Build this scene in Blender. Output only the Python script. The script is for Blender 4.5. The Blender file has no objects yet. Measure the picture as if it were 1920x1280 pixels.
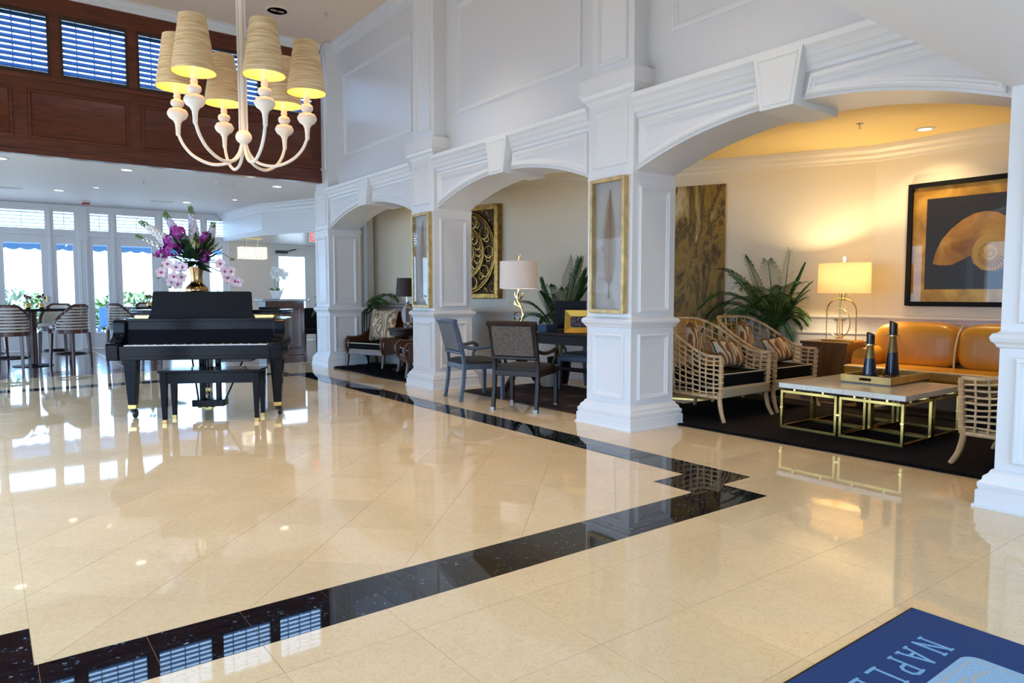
import bpy, bmesh, math, random
from math import sin, cos, pi, radians, sqrt, atan2
from mathutils import Vector, Matrix
random.seed(7)
S = bpy.context.scene
C = S.collection

# ------------------------------------------------------------------ camera
F_PX = 1314.0
YAW = radians(36.96); PITCH = math.atan(88 / F_PX); EYE = 1.155
fw = Vector((sin(YAW) * cos(PITCH), cos(YAW) * cos(PITCH), -sin(PITCH)))
rt = Vector((cos(YAW), -sin(YAW), 0)); upv = rt.cross(fw)
cam_d = bpy.data.cameras.new('camera'); cam = bpy.data.objects.new('camera', cam_d); C.objects.link(cam)
cam_d.sensor_width = 36; cam_d.lens = F_PX / 1920 * 36; cam_d.clip_start = .02; cam_d.clip_end = 200
M3 = Matrix((rt, upv, -fw)).transposed()
cam.matrix_world = Matrix.Translation((0, 0, EYE)) @ M3.to_4x4()
S.camera = cam

# ------------------------------------------------------------------ world and light
W = bpy.data.worlds.new('sky'); S.world = W; W.use_nodes = True
bg = W.node_tree.nodes['Background']; bg.inputs[0].default_value = (.42, .67, 1.0, 1); bg.inputs[1].default_value = 5.3
S.view_settings.view_transform = 'Standard'; S.view_settings.look = 'None'
S.view_settings.exposure = 0.45; S.view_settings.gamma = 1.0; S.view_settings.use_curve_mapping = False
S.cycles.max_bounces = 10; S.cycles.diffuse_bounces = 5; S.cycles.glossy_bounces = 5
S.cycles.transparent_max_bounces = 16; S.cycles.sample_clamp_indirect = 6; S.cycles.blur_glossy = .6
S.cycles.caustics_reflective = False; S.cycles.caustics_refractive = False

sun_d = bpy.data.lights.new('sun', 'SUN'); sun_d.energy = 5.0; sun_d.angle = radians(1.5); sun_d.color = (1, .90, .76)
sun = bpy.data.objects.new('sun', sun_d); C.objects.link(sun); sun.rotation_euler = (radians(-12), radians(-10), 0)

def area(name, loc, look, sx, sy, power=0, color=(1, 1, 1), portal=False):
    l = bpy.data.lights.new(name, 'AREA'); l.shape = 'RECTANGLE'; l.size = sx; l.size_y = sy
    l.energy = power; l.color = color
    o = bpy.data.objects.new(name, l); C.objects.link(o); o.location = loc
    o.rotation_euler = Vector(look).to_track_quat('-Z', 'Y').to_euler()
    if portal: l.cycles.is_portal = True
    return o
# daylight openings: entrance doors behind the camera, side windows, clerestory shutters, terrace doors
area('entrance_portal', (1.2, -2.95, 1.1), (0, 1, 0), 5.0, 2.2, portal=True)
area('side_window_portal', (-1.9, 6.1, 1.2), (1, 0, 0), 9.4, 2.3, portal=True)
area('clerestory_portal', (1.35, 11.0, 4.33), (0, -1, 0), 5.9, .8, portal=True)
area('terrace_portal', (.4, 17.75, 1.5), (0, -1, 0), 8.6, 3.0, portal=True)
area('bar_side_portal', (-5.2, 14.3, 1.4), (1, 0, 0), 5.6, 2.4, portal=True)

def point(name, loc, power, color, r=.04, parent=None):
    l = bpy.data.lights.new(name, 'POINT'); l.energy = power; l.color = color; l.shadow_soft_size = r
    o = bpy.data.objects.new(name, l); C.objects.link(o); o.location = loc
    if parent: o.parent = parent
    return o
def spot(name, loc, power, color, angle=110, r=.06, parent=None):
    l = bpy.data.lights.new(name, 'SPOT'); l.energy = power; l.color = color; l.shadow_soft_size = r
    l.spot_size = radians(angle); l.spot_blend = .8
    o = bpy.data.objects.new(name, l); C.objects.link(o); o.location = loc
    if parent: o.parent = parent
    return o
WARM = (1.0, .75, .41); SOFT = (1.0, .88, .72)

# ------------------------------------------------------------------ mesh helpers
def off_poly(P, d, closed=True):
    n = len(P); out = []
    for i in range(n):
        p = P[i]
        if closed or (0 < i < n - 1):
            a = P[i - 1]; b = P[(i + 1) % n]
        elif i == 0: a, b = None, P[1]
        else: a, b = P[n - 2], None
        def nrm(s, e):
            dx, dy = e[0] - s[0], e[1] - s[1]; l = math.hypot(dx, dy) or 1e-9
            return (-dy / l, dx / l)
        n1 = nrm(a, p) if a is not None else None; n2 = nrm(p, b) if b is not None else None
        if n1 is None: n1 = n2
        if n2 is None: n2 = n1
        k = 1 + n1[0] * n2[0] + n1[1] * n2[1]; k = max(k, .25)
        out.append((p[0] + d * (n1[0] + n2[0]) / k, p[1] + d * (n1[1] + n2[1]) / k))
    return out
def ccw(P):
    a = sum(P[i - 1][0] * P[i][1] - P[i][0] * P[i - 1][1] for i in range(len(P)))
    return list(P) if a > 0 else list(P)[::-1]
IDM = lambda u, v, h: (u, v, h)

class MB:
    def __init__(s): s.v = []; s.f = []
    def add(s, vs, fs):
        n = len(s.v); s.v += [tuple(p) for p in vs]; s.f += [tuple(i + n for i in f) for f in fs]; return s
    def box(s, a, b, M=None):
        x0, y0, z0 = a; x1, y1, z1 = b
        vs = [(x0, y0, z0), (x1, y0, z0), (x1, y1, z0), (x0, y1, z0), (x0, y0, z1), (x1, y0, z1), (x1, y1, z1), (x0, y1, z1)]
        if M: vs = [M(*p) for p in vs]
        return s.add(vs, [(0, 3, 2, 1), (4, 5, 6, 7), (0, 1, 5, 4), (1, 2, 6, 5), (2, 3, 7, 6), (3, 0, 4, 7)])
    def cbox(s, c, d, M=None):
        return s.box((c[0] - d[0] / 2, c[1] - d[1] / 2, c[2] - d[2] / 2), (c[0] + d[0] / 2, c[1] + d[1] / 2, c[2] + d[2] / 2), M)
    def taper(s, c0, w0, d0, c1, w1, d1):      # square section leg from c0 to c1
        vs = []
        for c, w, d in ((c0, w0, d0), (c1, w1, d1)):
            vs += [(c[0] - w / 2, c[1] - d / 2, c[2]), (c[0] + w / 2, c[1] - d / 2, c[2]), (c[0] + w / 2, c[1] + d / 2, c[2]), (c[0] - w / 2, c[1] + d / 2, c[2])]
        return s.add(vs, [(0, 3, 2, 1), (4, 5, 6, 7), (0, 1, 5, 4), (1, 2, 6, 5), (2, 3, 7, 6), (3, 0, 4, 7)])
    def prism(s, P, h0, h1, M=IDM):
        P = ccw(P); n = len(P)
        vs = [M(p[0], p[1], h0) for p in P] + [M(p[0], p[1], h1) for p in P]
        fs = [tuple(range(n))[::-1], tuple(range(n, 2 * n))] + [(i, (i + 1) % n, n + (i + 1) % n, n + i) for i in range(n)]
        return s.add(vs, fs)
    def rings(s, P, prof, M=IDM, closed=True, cap=False):
        if closed: P = ccw(P)
        n = len(P); vs = []; fs = []
        for d, h in prof: vs += [M(u, v, h) for u, v in off_poly(P, d, closed)]
        for k in range(len(prof) - 1):
            for i in range(n if closed else n - 1):
                j = (i + 1) % n; fs.append((k * n + i, k * n + j, (k + 1) * n + j, (k + 1) * n + i))
        if cap and closed: fs.append(tuple(range((len(prof) - 1) * n, len(prof) * n)))
        if not closed:
            fs.append(tuple(k * n for k in range(len(prof)))[::-1]); fs.append(tuple(k * n + n - 1 for k in range(len(prof))))
        return s.add(vs, fs)
    def tube(s, pts, r, n=6, closed=False, sq=None):
        pts = [Vector(p) for p in pts]; m = len(pts); rr = r if isinstance(r, (list, tuple)) else [r] * m
        vs = []; fs = []; ref = None
        for i, p in enumerate(pts):
            if closed: t = pts[(i + 1) % m] - pts[i - 1]
            else: t = pts[min(i + 1, m - 1)] - pts[max(i - 1, 0)]
            t = t.normalized() if t.length > 1e-9 else Vector((0, 0, 1))
            if ref is None:
                ref = Vector((0, 0, 1)) if abs(t.z) < .9 else Vector((1, 0, 0))
                if sq: ref = Vector(sq)
            a = ref - t * ref.dot(t)
            a = a.normalized() if a.length > 1e-6 else t.orthogonal().normalized()
            if not sq: ref = a
            b = t.cross(a)
            for k in range(n):
                th = 2 * pi * k / n + (pi / 4 if n == 4 else 0)
                vs.append(p + (a * cos(th) + b * sin(th)) * rr[i])
        for i in range(m if closed else m - 1):
            j = (i + 1) % m
            for k in range(n): fs.append((i * n + k, i * n + (k + 1) % n, j * n + (k + 1) % n, j * n + k))
        if not closed: fs.append(tuple(range(n))[::-1]); fs.append(tuple(range((m - 1) * n, m * n)))
        return s.add(vs, fs)
    def lathe(s, prof, n=20, c=(0, 0, 0), sx=1, sy=1, cap=True):
        vs = []; fs = []; m = len(prof)
        for r, z in prof:
            for k in range(n): a = 2 * pi * k / n; vs.append((c[0] + r * cos(a) * sx, c[1] + r * sin(a) * sy, c[2] + z))
        for i in range(m - 1):
            for k in range(n): fs.append((i * n + k, i * n + (k + 1) % n, (i + 1) * n + (k + 1) % n, (i + 1) * n + k))
        if cap and prof[0][0] > 1e-4: fs.append(tuple(range(n))[::-1])
        if cap and prof[-1][0] > 1e-4: fs.append(tuple(range((m - 1) * n, m * n)))
        return s.add(vs, fs)
    def ball(s, c, r, n=10, sz=1):
        return s.lathe([(r * sin(pi * k / (n // 2 + 1)) + (1e-5), -r * sz * cos(pi * k / (n // 2 + 1))) for k in range(n // 2 + 2)], n, c)
    def disc(s, c, r, n=20, dz=-.002):
        return s.lathe([(r, dz), (r, 0)], n, c)
    def grid(s, fn, nu, nv, closed_u=False):
        vs = [fn(i / (nu if closed_u else nu - 1), j / (nv - 1)) for j in range(nv) for i in range(nu)]; fs = []
        for j in range(nv - 1):
            for i in range(nu if closed_u else nu - 1):
                k = (i + 1) % nu; fs.append((j * nu + i, j * nu + k, (j + 1) * nu + k, (j + 1) * nu + i))
        return s.add(vs, fs)
    def xf(s, M): s.v = [tuple(M @ Vector(p)) for p in s.v]; return s
    def mesh(s, name):
        me = bpy.data.meshes.new(name); me.from_pydata(s.v, [], s.f)
        bm = bmesh.new(); bm.from_mesh(me); bmesh.ops.remove_doubles(bm, verts=bm.verts, dist=1e-6)
        bmesh.ops.recalc_face_normals(bm, faces=bm.faces); bm.to_mesh(me); bm.free(); return me

def obj(name, mb, mat, parent=None, smooth=False, bevel=0, seg=2, sub=0, angle=35):
    me = mb.mesh(name) if isinstance(mb, MB) else mb
    if mat and not me.materials: me.materials.append(mat)
    o = bpy.data.objects.new(name, me); C.objects.link(o)
    if parent: o.parent = parent
    if smooth or bevel or sub:
        for p in me.polygons: p.use_smooth = True
    if bevel:
        m = o.modifiers.new('bevel', 'BEVEL'); m.width = bevel; m.segments = seg; m.limit_method = 'ANGLE'; m.angle_limit = radians(30)
    if sub:
        m = o.modifiers.new('sub', 'SUBSURF'); m.levels = sub; m.render_levels = sub
    elif smooth or bevel:
        try: me.set_sharp_from_angle(angle=radians(angle))
        except Exception: pass
    return o
def tag(o, label=None, cat=None, group=None, kind=None):
    if label: o['label'] = label
    if cat: o['category'] = cat
    if group: o['group'] = group
    if kind: o['kind'] = kind
    return o
def thing(name, label, cat, loc=(0, 0, 0), rz=0, group=None):
    o = bpy.data.objects.new(name, None); C.objects.link(o); o.location = loc; o.rotation_euler = (0, 0, rz)
    o.empty_display_size = .1
    return tag(o, label, cat, group)
def struct(name, mb, mat, label=None, **k):
    o = obj(name, mb, mat, **k); return tag(o, label, None, None, 'structure')
def copy_tree(o, parent=None):
    c = o.copy(); C.objects.link(c)
    c.parent = parent
    for ch in list(o.children): copy_tree(ch, c)
    return c
def rect(u0, u1, v0, v1): return [(u0, v0), (u1, v0), (u1, v1), (u0, v1)]
MOULD = [(0, 0), (.002, .014), (.012, .022), (.022, .022), (.028, .012), (.036, .012), (.042, .004), (.046, 0)]
def arc(c, r, a0, a1, n): return [(c[0] + r * cos(a0 + (a1 - a0) * i / n), c[1] + r * sin(a0 + (a1 - a0) * i / n)) for i in range(n + 1)]
def bez(p0, p1, p2, p3, n=10):
    p0, p1, p2, p3 = map(Vector, (p0, p1, p2, p3)); o = []
    for i in range(n + 1):
        t = i / n; o.append(p0 * (1 - t) ** 3 + p1 * 3 * t * (1 - t) ** 2 + p2 * 3 * t * t * (1 - t) + p3 * t ** 3)
    return o
def smoothpts(P, k=4):
    P = [Vector(p) for p in P]; o = []
    for i in range(len(P) - 1):
        a = P[max(i - 1, 0)]; b = P[i]; c = P[i + 1]; d = P[min(i + 2, len(P) - 1)]
        for j in range(k):
            t = j / k
            o.append(.5 * ((2 * b) + (c - a) * t + (2 * a - 5 * b + 4 * c - d) * t * t + (3 * b - a - 3 * c + d) * t ** 3))
    return o + [P[-1]]

# ------------------------------------------------------------------ materials
def newmat(name):
    m = bpy.data.materials.new(name); m.use_nodes = True; nt = m.node_tree
    return m, nt, nt.nodes['Principled BSDF']
def mat(name, col, rough=.5, metal=0, coat=0, spec=.5, emit=None, es=0, trans=0, sss=0, sheen=0, bump=0, bscale=200, var=0, vscale=6, stretch=(1, 1, 1), alpha=1):
    m, nt, b = newmat(name)
    b.inputs['Base Color'].default_value = (*col, 1); b.inputs['Roughness'].default_value = rough
    b.inputs['Metallic'].default_value = metal; b.inputs['Coat Weight'].default_value = coat
    b.inputs['Coat Roughness'].default_value = .05; b.inputs['Specular IOR Level'].default_value = spec
    b.inputs['Transmission Weight'].default_value = trans; b.inputs['Sheen Weight'].default_value = sheen
    if emit: b.inputs['Emission Color'].default_value = (*emit, 1); b.inputs['Emission Strength'].default_value = es
    if var or bump:
        tc = nt.nodes.new('ShaderNodeTexCoord'); mp = nt.nodes.new('ShaderNodeMapping'); mp.inputs['Scale'].default_value = stretch
        nt.links.new(tc.outputs['Object'], mp.inputs[0])
        if var:
            n = nt.nodes.new('ShaderNodeTexNoise'); n.inputs['Scale'].default_value = vscale; n.inputs['Detail'].default_value = 6
            nt.links.new(mp.outputs[0], n.inputs[0]); r = nt.nodes.new('ShaderNodeValToRGB')
            r.color_ramp.elements[0].position = .3; r.color_ramp.elements[1].position = .7
            r.color_ramp.elements[0].color = (*[max(c * (1 - var), 0) for c in col], 1); r.color_ramp.elements[1].color = (*[min(c * (1 + var), 1) for c in col], 1)
            nt.links.new(n.outputs[0], r.inputs[0]); nt.links.new(r.outputs[0], b.inputs['Base Color'])
        if bump:
            n = nt.nodes.new('ShaderNodeTexNoise'); n.inputs['Scale'].default_value = bscale; n.inputs['Detail'].default_value = 3
            nt.links.new(mp.outputs[0], n.inputs[0]); bp = nt.nodes.new('ShaderNodeBump'); bp.inputs['Strength'].default_value = bump
            bp.inputs['Distance'].default_value = .004
            nt.links.new(n.outputs[0], bp.inputs['Height']); nt.links.new(bp.outputs[0], b.inputs['Normal'])
    return m
def ramp(nt, fac, stops, interp='LINEAR'):
    r = nt.nodes.new('ShaderNodeValToRGB'); r.color_ramp.interpolation = interp
    e = r.color_ramp.elements
    while len(e) < len(stops): e.new(.5)
    for i, (p, c) in enumerate(stops): e[i].position = p; e[i].color = (*c, 1) if len(c) == 3 else c
    nt.links.new(fac, r.inputs[0]); return r.outputs[0]
def N(nt, t, **kw):
    n = nt.nodes.new(t)
    for k, v in kw.items():
        if hasattr(n, k) and k not in ('Scale',): setattr(n, k, v)
        else: n.inputs[k].default_value = v
    return n
def wood(name, c0, c1, rough=.3, coat=.3, axis=0, scale=1.0, spec=.5):
    m, nt, b = newmat(name)
    tc = N(nt, 'ShaderNodeTexCoord'); mp = N(nt, 'ShaderNodeMapping')
    s = [14 * scale] * 3; s[axis] = 1.2 * scale; mp.inputs['Scale'].default_value = s
    nt.links.new(tc.outputs['Object'], mp.inputs[0]); n = N(nt, 'ShaderNodeTexNoise'); n.inputs['Scale'].default_value = 2.2; n.inputs['Detail'].default_value = 8; n.inputs['Distortion'].default_value = .6
    nt.links.new(mp.outputs[0], n.inputs[0]); o = ramp(nt, n.outputs[0], [(.3, c0), (.7, c1)]); nt.links.new(o, b.inputs['Base Color'])
    b.inputs['Roughness'].default_value = rough; b.inputs['Coat Weight'].default_value = coat; b.inputs['Coat Roughness'].default_value = .12; b.inputs['Specular IOR Level'].default_value = spec
    return m
def glass_mat(name, tint=(1, 1, 1), refl=.08, rough=.0):
    m = bpy.data.materials.new(name); m.use_nodes = True; nt = m.node_tree; nt.nodes.remove(nt.nodes['Principled BSDF'])
    out = nt.nodes['Material Output']; t = N(nt, 'ShaderNodeBsdfTransparent'); t.inputs[0].default_value = (*tint, 1)
    g = N(nt, 'ShaderNodeBsdfGlossy'); g.inputs['Roughness'].default_value = rough; mx = N(nt, 'ShaderNodeMixShader')
    lw = N(nt, 'ShaderNodeLayerWeight'); lw.inputs[0].default_value = .5
    pw = N(nt, 'ShaderNodeMath', operation='POWER'); nt.links.new(lw.outputs['Facing'], pw.inputs[0]); pw.inputs[1].default_value = 4.0
    ma = N(nt, 'ShaderNodeMath', operation='MULTIPLY_ADD'); nt.links.new(pw.outputs[0], ma.inputs[0]); ma.inputs[1].default_value = .8; ma.inputs[2].default_value = refl * .5
    nt.links.new(ma.outputs[0], mx.inputs[0]); nt.links.new(t.outputs[0], mx.inputs[1]); nt.links.new(g.outputs[0], mx.inputs[2]); nt.links.new(mx.outputs[0], out.inputs[0])
    return m
def marble_mat(name, base, dark, light, rough, vscale=9):
    m, nt, b = newmat(name); tc = N(nt, 'ShaderNodeTexCoord'); oi = N(nt, 'ShaderNodeObjectInfo')
    ad = N(nt, 'ShaderNodeVectorMath', operation='MULTIPLY_ADD'); nt.links.new(tc.outputs['Object'], ad.inputs[0]); ad.inputs[1].default_value = (1, 1, 1)
    cb = N(nt, 'ShaderNodeCombineXYZ'); mu = N(nt, 'ShaderNodeMath', operation='MULTIPLY'); mu.inputs[1].default_value = 37.0
    nt.links.new(oi.outputs['Random'], mu.inputs[0]); nt.links.new(mu.outputs[0], cb.inputs[0]); nt.links.new(mu.outputs[0], cb.inputs[2]); nt.links.new(cb.outputs[0], ad.inputs[2])
    n1 = N(nt, 'ShaderNodeTexNoise'); n1.inputs['Scale'].default_value = vscale; n1.inputs['Detail'].default_value = 9; n1.inputs['Roughness'].default_value = .7; n1.inputs['Distortion'].default_value = 1.6
    n2 = N(nt, 'ShaderNodeTexNoise'); n2.inputs['Scale'].default_value = 2.0; n2.inputs['Detail'].default_value = 3
    nt.links.new(ad.outputs[0], n1.inputs[0]); nt.links.new(ad.outputs[0], n2.inputs[0])
    v = ramp(nt, n1.outputs[0], [(.0, light), (.45, base), (.485, base), (.497, dark), (.51, base), (1, light)])
    big = ramp(nt, n2.outputs[0], [(.35, (.93, .93, .93)), (.65, (1.0, 1.0, 1.0))])
    mx = N(nt, 'ShaderNodeMix', data_type='RGBA', blend_type='MULTIPLY'); mx.inputs[0].default_value = 1
    nt.links.new(v, mx.inputs[6]); nt.links.new(big, mx.inputs[7])
    tone = N(nt, 'ShaderNodeMath', operation='MULTIPLY_ADD'); nt.links.new(oi.outputs['Random'], tone.inputs[0]); tone.inputs[1].default_value = .07; tone.inputs[2].default_value = .95
    mx2 = N(nt, 'ShaderNodeMix', data_type='RGBA', blend_type='MULTIPLY'); mx2.inputs[0].default_value = 1
    nt.links.new(mx.outputs[2], mx2.inputs[6]); nt.links.new(tone.outputs[0], mx2.inputs[7]); nt.links.new(mx2.outputs[2], b.inputs['Base Color'])
    b.inputs['Roughness'].default_value = rough; b.inputs['Specular IOR Level'].default_value = .6
    return m
def granite_mat():
    m, nt, b = newmat('black_granite'); tc = N(nt, 'ShaderNodeTexCoord')
    vo = N(nt, 'ShaderNodeTexVoronoi'); vo.inputs['Scale'].default_value = 95; nt.links.new(tc.outputs['Object'], vo.inputs[0])
    sp = N(nt, 'ShaderNodeSeparateColor'); nt.links.new(vo.outputs['Color'], sp.inputs[0])
    fl = ramp(nt, sp.outputs[0], [(0, (.006, .006, .008)), (.85, (.013, .012, .012)), (.93, (.03, .05, .09)), (.975, (.10, .20, .32)), (1, (.45, .55, .55))])
    nz = N(nt, 'ShaderNodeTexNoise'); nz.inputs['Scale'].default_value = 9; nt.links.new(tc.outputs['Object'], nz.inputs[0]); cl = ramp(nt, nz.outputs[0], [(.42, (.12, .12, .12)), (.62, (1, 1, 1))])
    n4 = N(nt, 'ShaderNodeTexNoise'); n4.inputs['Scale'].default_value = 130; nt.links.new(tc.outputs['Object'], n4.inputs[0]); di = ramp(nt, n4.outputs[0], [(.45, (.06, .06, .06)), (.6, (1, 1, 1))])
    mx = N(nt, 'ShaderNodeMix', data_type='RGBA', blend_type='MULTIPLY'); mx.inputs[0].default_value = 1
    mx0 = N(nt, 'ShaderNodeMix', data_type='RGBA', blend_type='MULTIPLY'); mx0.inputs[0].default_value = 1; nt.links.new(di, mx0.inputs[6]); nt.links.new(cl, mx0.inputs[7])
    nt.links.new(fl, mx.inputs[6]); nt.links.new(mx0.outputs[2], mx.inputs[7])
    mx3 = N(nt, 'ShaderNodeMix', data_type='RGBA', blend_type='ADD'); mx3.inputs[0].default_value = 1; nt.links.new(mx.outputs[2], mx3.inputs[6]); mx3.inputs[7].default_value = (.006, .006, .008, 1)
    nt.links.new(mx3.outputs[2], b.inputs['Base Color'])
    b.inputs['Roughness'].default_value = .02; b.inputs['Specular IOR Level'].default_value = .75
    return m
def zebra_mat(name, c0, c1, scale=9, rough=.8):
    m, nt, b = newmat(name); tc = N(nt, 'ShaderNodeTexCoord'); mp = N(nt, 'ShaderNodeMapping'); mp.inputs['Scale'].default_value = (1, 1, .45)
    mp.inputs['Rotation'].default_value = (0, .35, .3)
    nt.links.new(tc.outputs['Object'], mp.inputs[0]); w = N(nt, 'ShaderNodeTexWave'); w.inputs['Scale'].default_value = scale; w.inputs['Distortion'].default_value = 13; w.inputs['Detail'].default_value = 1.5; w.inputs['Detail Scale'].default_value = 2.2
    nt.links.new(mp.outputs[0], w.inputs[0]); o = ramp(nt, w.outputs[1], [(.35, c0), (.5, c1)]); nt.links.new(o, b.inputs['Base Color']); b.inputs['Roughness'].default_value = rough
    return m

WHITE = mat('white_trim_paint', (.76, .77, .79), .32)
WALLP = mat('white_wall_paint', (.71, .72, .75), .28)
CREAMW = mat('cream_wall_paint', (.87, .79, .63), .45)
CEILP = mat('beige_ceiling_paint', (.86, .69, .54), .7)
CEILY = mat('yellow_ceiling_paint', (.95, .74, .33), .6)
CEILW = mat('pale_ceiling_paint', (.82, .80, .78), .5)
SOFFW = mat('low_ceiling_paint', (.80, .80, .84), .6)
MAHOG = wood('mahogany_panel', (.058, .009, .003), (.150, .030, .008), .35, .2, 0, 1)
LOUVRE = mat('sky_lit_louvre', (.04, .17, .50), .3, coat=.3)  # blue of the sky light put into the slat colour
MAHOGD = wood('dark_shutter_wood', (.020, .006, .004), (.045, .014, .008), .35, .3, 0, 1)
DARKW = wood('dark_espresso_wood', (.012, .007, .006), (.026, .013, .010), .4, 0, 2, 1, .3)
BROWNW = wood('polished_brown_wood', (.055, .018, .008), (.14, .050, .020), .3, .15, 2, 1)
REDW = wood('reddish_brown_wood', (.050, .014, .008), (.11, .034, .018), .3, .4, 2, 1)
BLUEW = mat('slate_blue_wood', (.075, .105, .16), .35, coat=.3, var=.15, vscale=20)  # slate blue base with slight mottling
WALNUT = wood('walnut_veneer', (.10, .045, .015), (.20, .095, .035), .35, .2, 2, 1.5)
STONE = marble_mat('cream_marble_floor', (.87, .655, .395), (.66, .45, .22), (.89, .70, .45), .035, 16)
GRAN = granite_mat()
GROUT = mat('floor_grout', (.50, .38, .25), .6)
TOPM = marble_mat('white_marble_top', (.90, .85, .74), (.70, .63, .52), (.92, .88, .80), .12, 4)
BLACKL = mat('black_piano_lacquer', (.004, .005, .009), .14, spec=.16)
BLACKS = mat('black_satin', (.006, .006, .008), .5, spec=.12)
BLACKF = mat('black_fabric', (.006, .006, .008), .9, spec=.12)
BLACKP = mat('black_plastic', (.012, .012, .014), .35)
BRASS = mat('polished_brass', (.78, .55, .20), .2, 1)
ABRASS = mat('antique_brass', (.46, .31, .09), .25, 1, var=.3, vscale=8)
GOLD = mat('gold_leaf_wood', (.58, .42, .19), .42, .5, var=.25, vscale=14)
GOLDM = mat('bright_gold_metal', (.83, .56, .20), .16, 1)
BRONZEM = mat('bronze_vase_metal', (.45, .28, .13), .2, 1, var=.25, vscale=18)
DMETAL = mat('dull_steel', (.22, .21, .20), .4, .8)
CHROME = mat('chrome', (.7, .7, .72), .12, 1)
IVORY = mat('ivory_enamel', (.84, .80, .74), .35)
WHITEG = mat('white_gloss_ceramic', (.85, .85, .84), .12)
CREAMU = mat('cream_upholstery', (.74, .70, .62), .7, bump=.2, bscale=300)
TWEED = mat('speckled_tweed', (.115, .098, .082), .95, var=.95, vscale=130, bump=.5, bscale=300)
LEATHER = mat('amber_leather', (.60, .27, .022), .38, coat=.1, var=.12, vscale=4)
PIPING = mat('cream_piping', (.72, .62, .46), .6)
RATTAN = mat('natural_rattan', (.66, .47, .26), .5, var=.3, vscale=12)
RATTANL = mat('rattan_leg_cane', (.56, .35, .17), .45, var=.2, vscale=9)
ZEBRA = zebra_mat('zebra_print_brown', (.60, .50, .37), (.20, .085, .030), 3.4)
ZEBRA2 = zebra_mat('zebra_print_taupe', (.60, .50, .36), (.24, .17, .10), 4.5)
GREEN = mat('palm_leaf_green', (.035, .12, .030), .4, var=.35, vscale=5)
GREEND = mat('dark_leaf_green', (.012, .045, .014), .45, var=.35, vscale=9)
GREENL = mat('light_leaf_green', (.10, .22, .05), .5, var=.3, vscale=9)
STEM = mat('plant_stem', (.12, .16, .05), .6)
RUGB = mat('black_rug_pile', (.010, .008, .009), .95, var=.4, vscale=30, spec=.12)
RUGK = mat('black_hide_pile', (.007, .008, .012), .85, spec=.15)
GLASSP = glass_mat('clear_glass')
PGLASS = glass_mat('picture_glass', refl=.04)
PANE = glass_mat('window_glass', (.96, .98, 1.0))
# ================================================================== SETTING
def frame4(mb, x0, x1, z0, z1, y0, y1, wl, wr_, bot, top):     # butt-jointed rectangular frame in an xz plane
    mb.box((x0, y0, z0), (x0 + wl, y1, z1)); mb.box((x1 - wr_, y0, z0), (x1, y1, z1))
    mb.box((x0 + wl, y0, z0), (x1 - wr_, y1, z0 + bot)); mb.box((x0 + wl, y0, z1 - top), (x1 - wr_, y1, z1)); return mb
def project(p):
    q = Vector(p) - Vector((0, 0, EYE)); d = q.dot(fw)
    if d < .15: return None
    return (960 + F_PX * q.dot(rt) / d, 640 - F_PX * q.dot(upv) / d)
def clip(P, x0, x1, y0, y1):
    def half(P, f, ins):
        o = []
        for i in range(len(P)):
            a, b = P[i - 1], P[i]; fa, fb = f(a), f(b)
            if (fa >= 0) != (fb >= 0):
                t = fa / (fa - fb); o.append((a[0] + (b[0] - a[0]) * t, a[1] + (b[1] - a[1]) * t))
            if fb >= 0: o.append(b)
        return o
    for f in (lambda p: p[0] - x0, lambda p: x1 - p[0], lambda p: p[1] - y0, lambda p: y1 - p[1]):
        if not P: break
        P = half(P, f, 1)
    a = abs(sum(P[i - 1][0] * P[i][1] - P[i][0] * P[i - 1][1] for i in range(len(P)))) / 2 if P else 0
    return P if a > 2e-4 else []
floor = struct('floor', MB().box((-1.75, -3.1, -.06), (8.2, 11.72, -.0012)), GROUT, 'polished cream marble lobby floor with black granite border')
G = .0011
tiles = []            # (area, pieces)
def add_tile(cell, regs):
    pcs = []
    for r in regs:
        p = clip(cell, r[0] + G, r[1] - G if False else r[1], r[2], r[3])
        if p: pcs.append(p)
    if not pcs: return
    ar = 0
    for p in pcs:
        q = [project((a, b, 0)) for a, b in p]
        if None in q: continue
        q = [(min(max(a, -50), 1970), min(max(b, -50), 1330)) for a, b in q]
        ar += abs(sum(q[i - 1][0] * q[i][1] - q[i][0] * q[i - 1][1] for i in range(len(q)))) / 2
    tiles.append((ar, pcs))
XB0, XB1, YB0, YB1 = -.22, 3.557, 2.588, 10.1       # inner rectangle of the border
INNER = [(.08, 3.268, YB0, YB1), (XB0, .08, YB0 + .305, YB1 - .305), (3.268, XB1, YB0 + .305, YB1 - .305)]
OUTER = [(-1.75, 8.2, -3.1, 2.283), (3.848, 8.2, 2.283, 11.72), (XB1, 3.848, 2.283, YB0), (XB1, 3.848, YB1, 10.405),
         (-1.75, 3.848, 10.405, 11.72), (-1.75, -.525, 2.283, 10.405), (-.525, XB0, 2.283, YB0), (-.525, XB0, YB1, 10.405)]
T = .448; q2 = sqrt(.5); g = G
for i in range(-12, 40):
    for j in range(-30, 30):
        u0 = 2.375 + (i - 4) * T; v0 = 1.31 + j * T
        cell = [((u - v) * q2, (u + v) * q2) for u, v in ((u0 + g, v0 + g), (u0 + T - g, v0 + g), (u0 + T - g, v0 + T - g), (u0 + g, v0 + T - g))]
        cx = sum(p[0] for p in cell) / 4; cy = sum(p[1] for p in cell) / 4
        if -.6 < cx < 4 and 2.2 < cy < 10.5: add_tile(cell, INNER)
for i in range(-9, 15):
    for j in range(-10, 25):
        x0 = 2.035 + i * T; y0 = 1.165 + j * (T + .006)
        add_tile([(x0 + g, y0 + g), (x0 + T - g, y0 + g), (x0 + T - g, y0 + T + .006 - g), (x0 + g, y0 + T + .006 - g)], OUTER)
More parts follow.
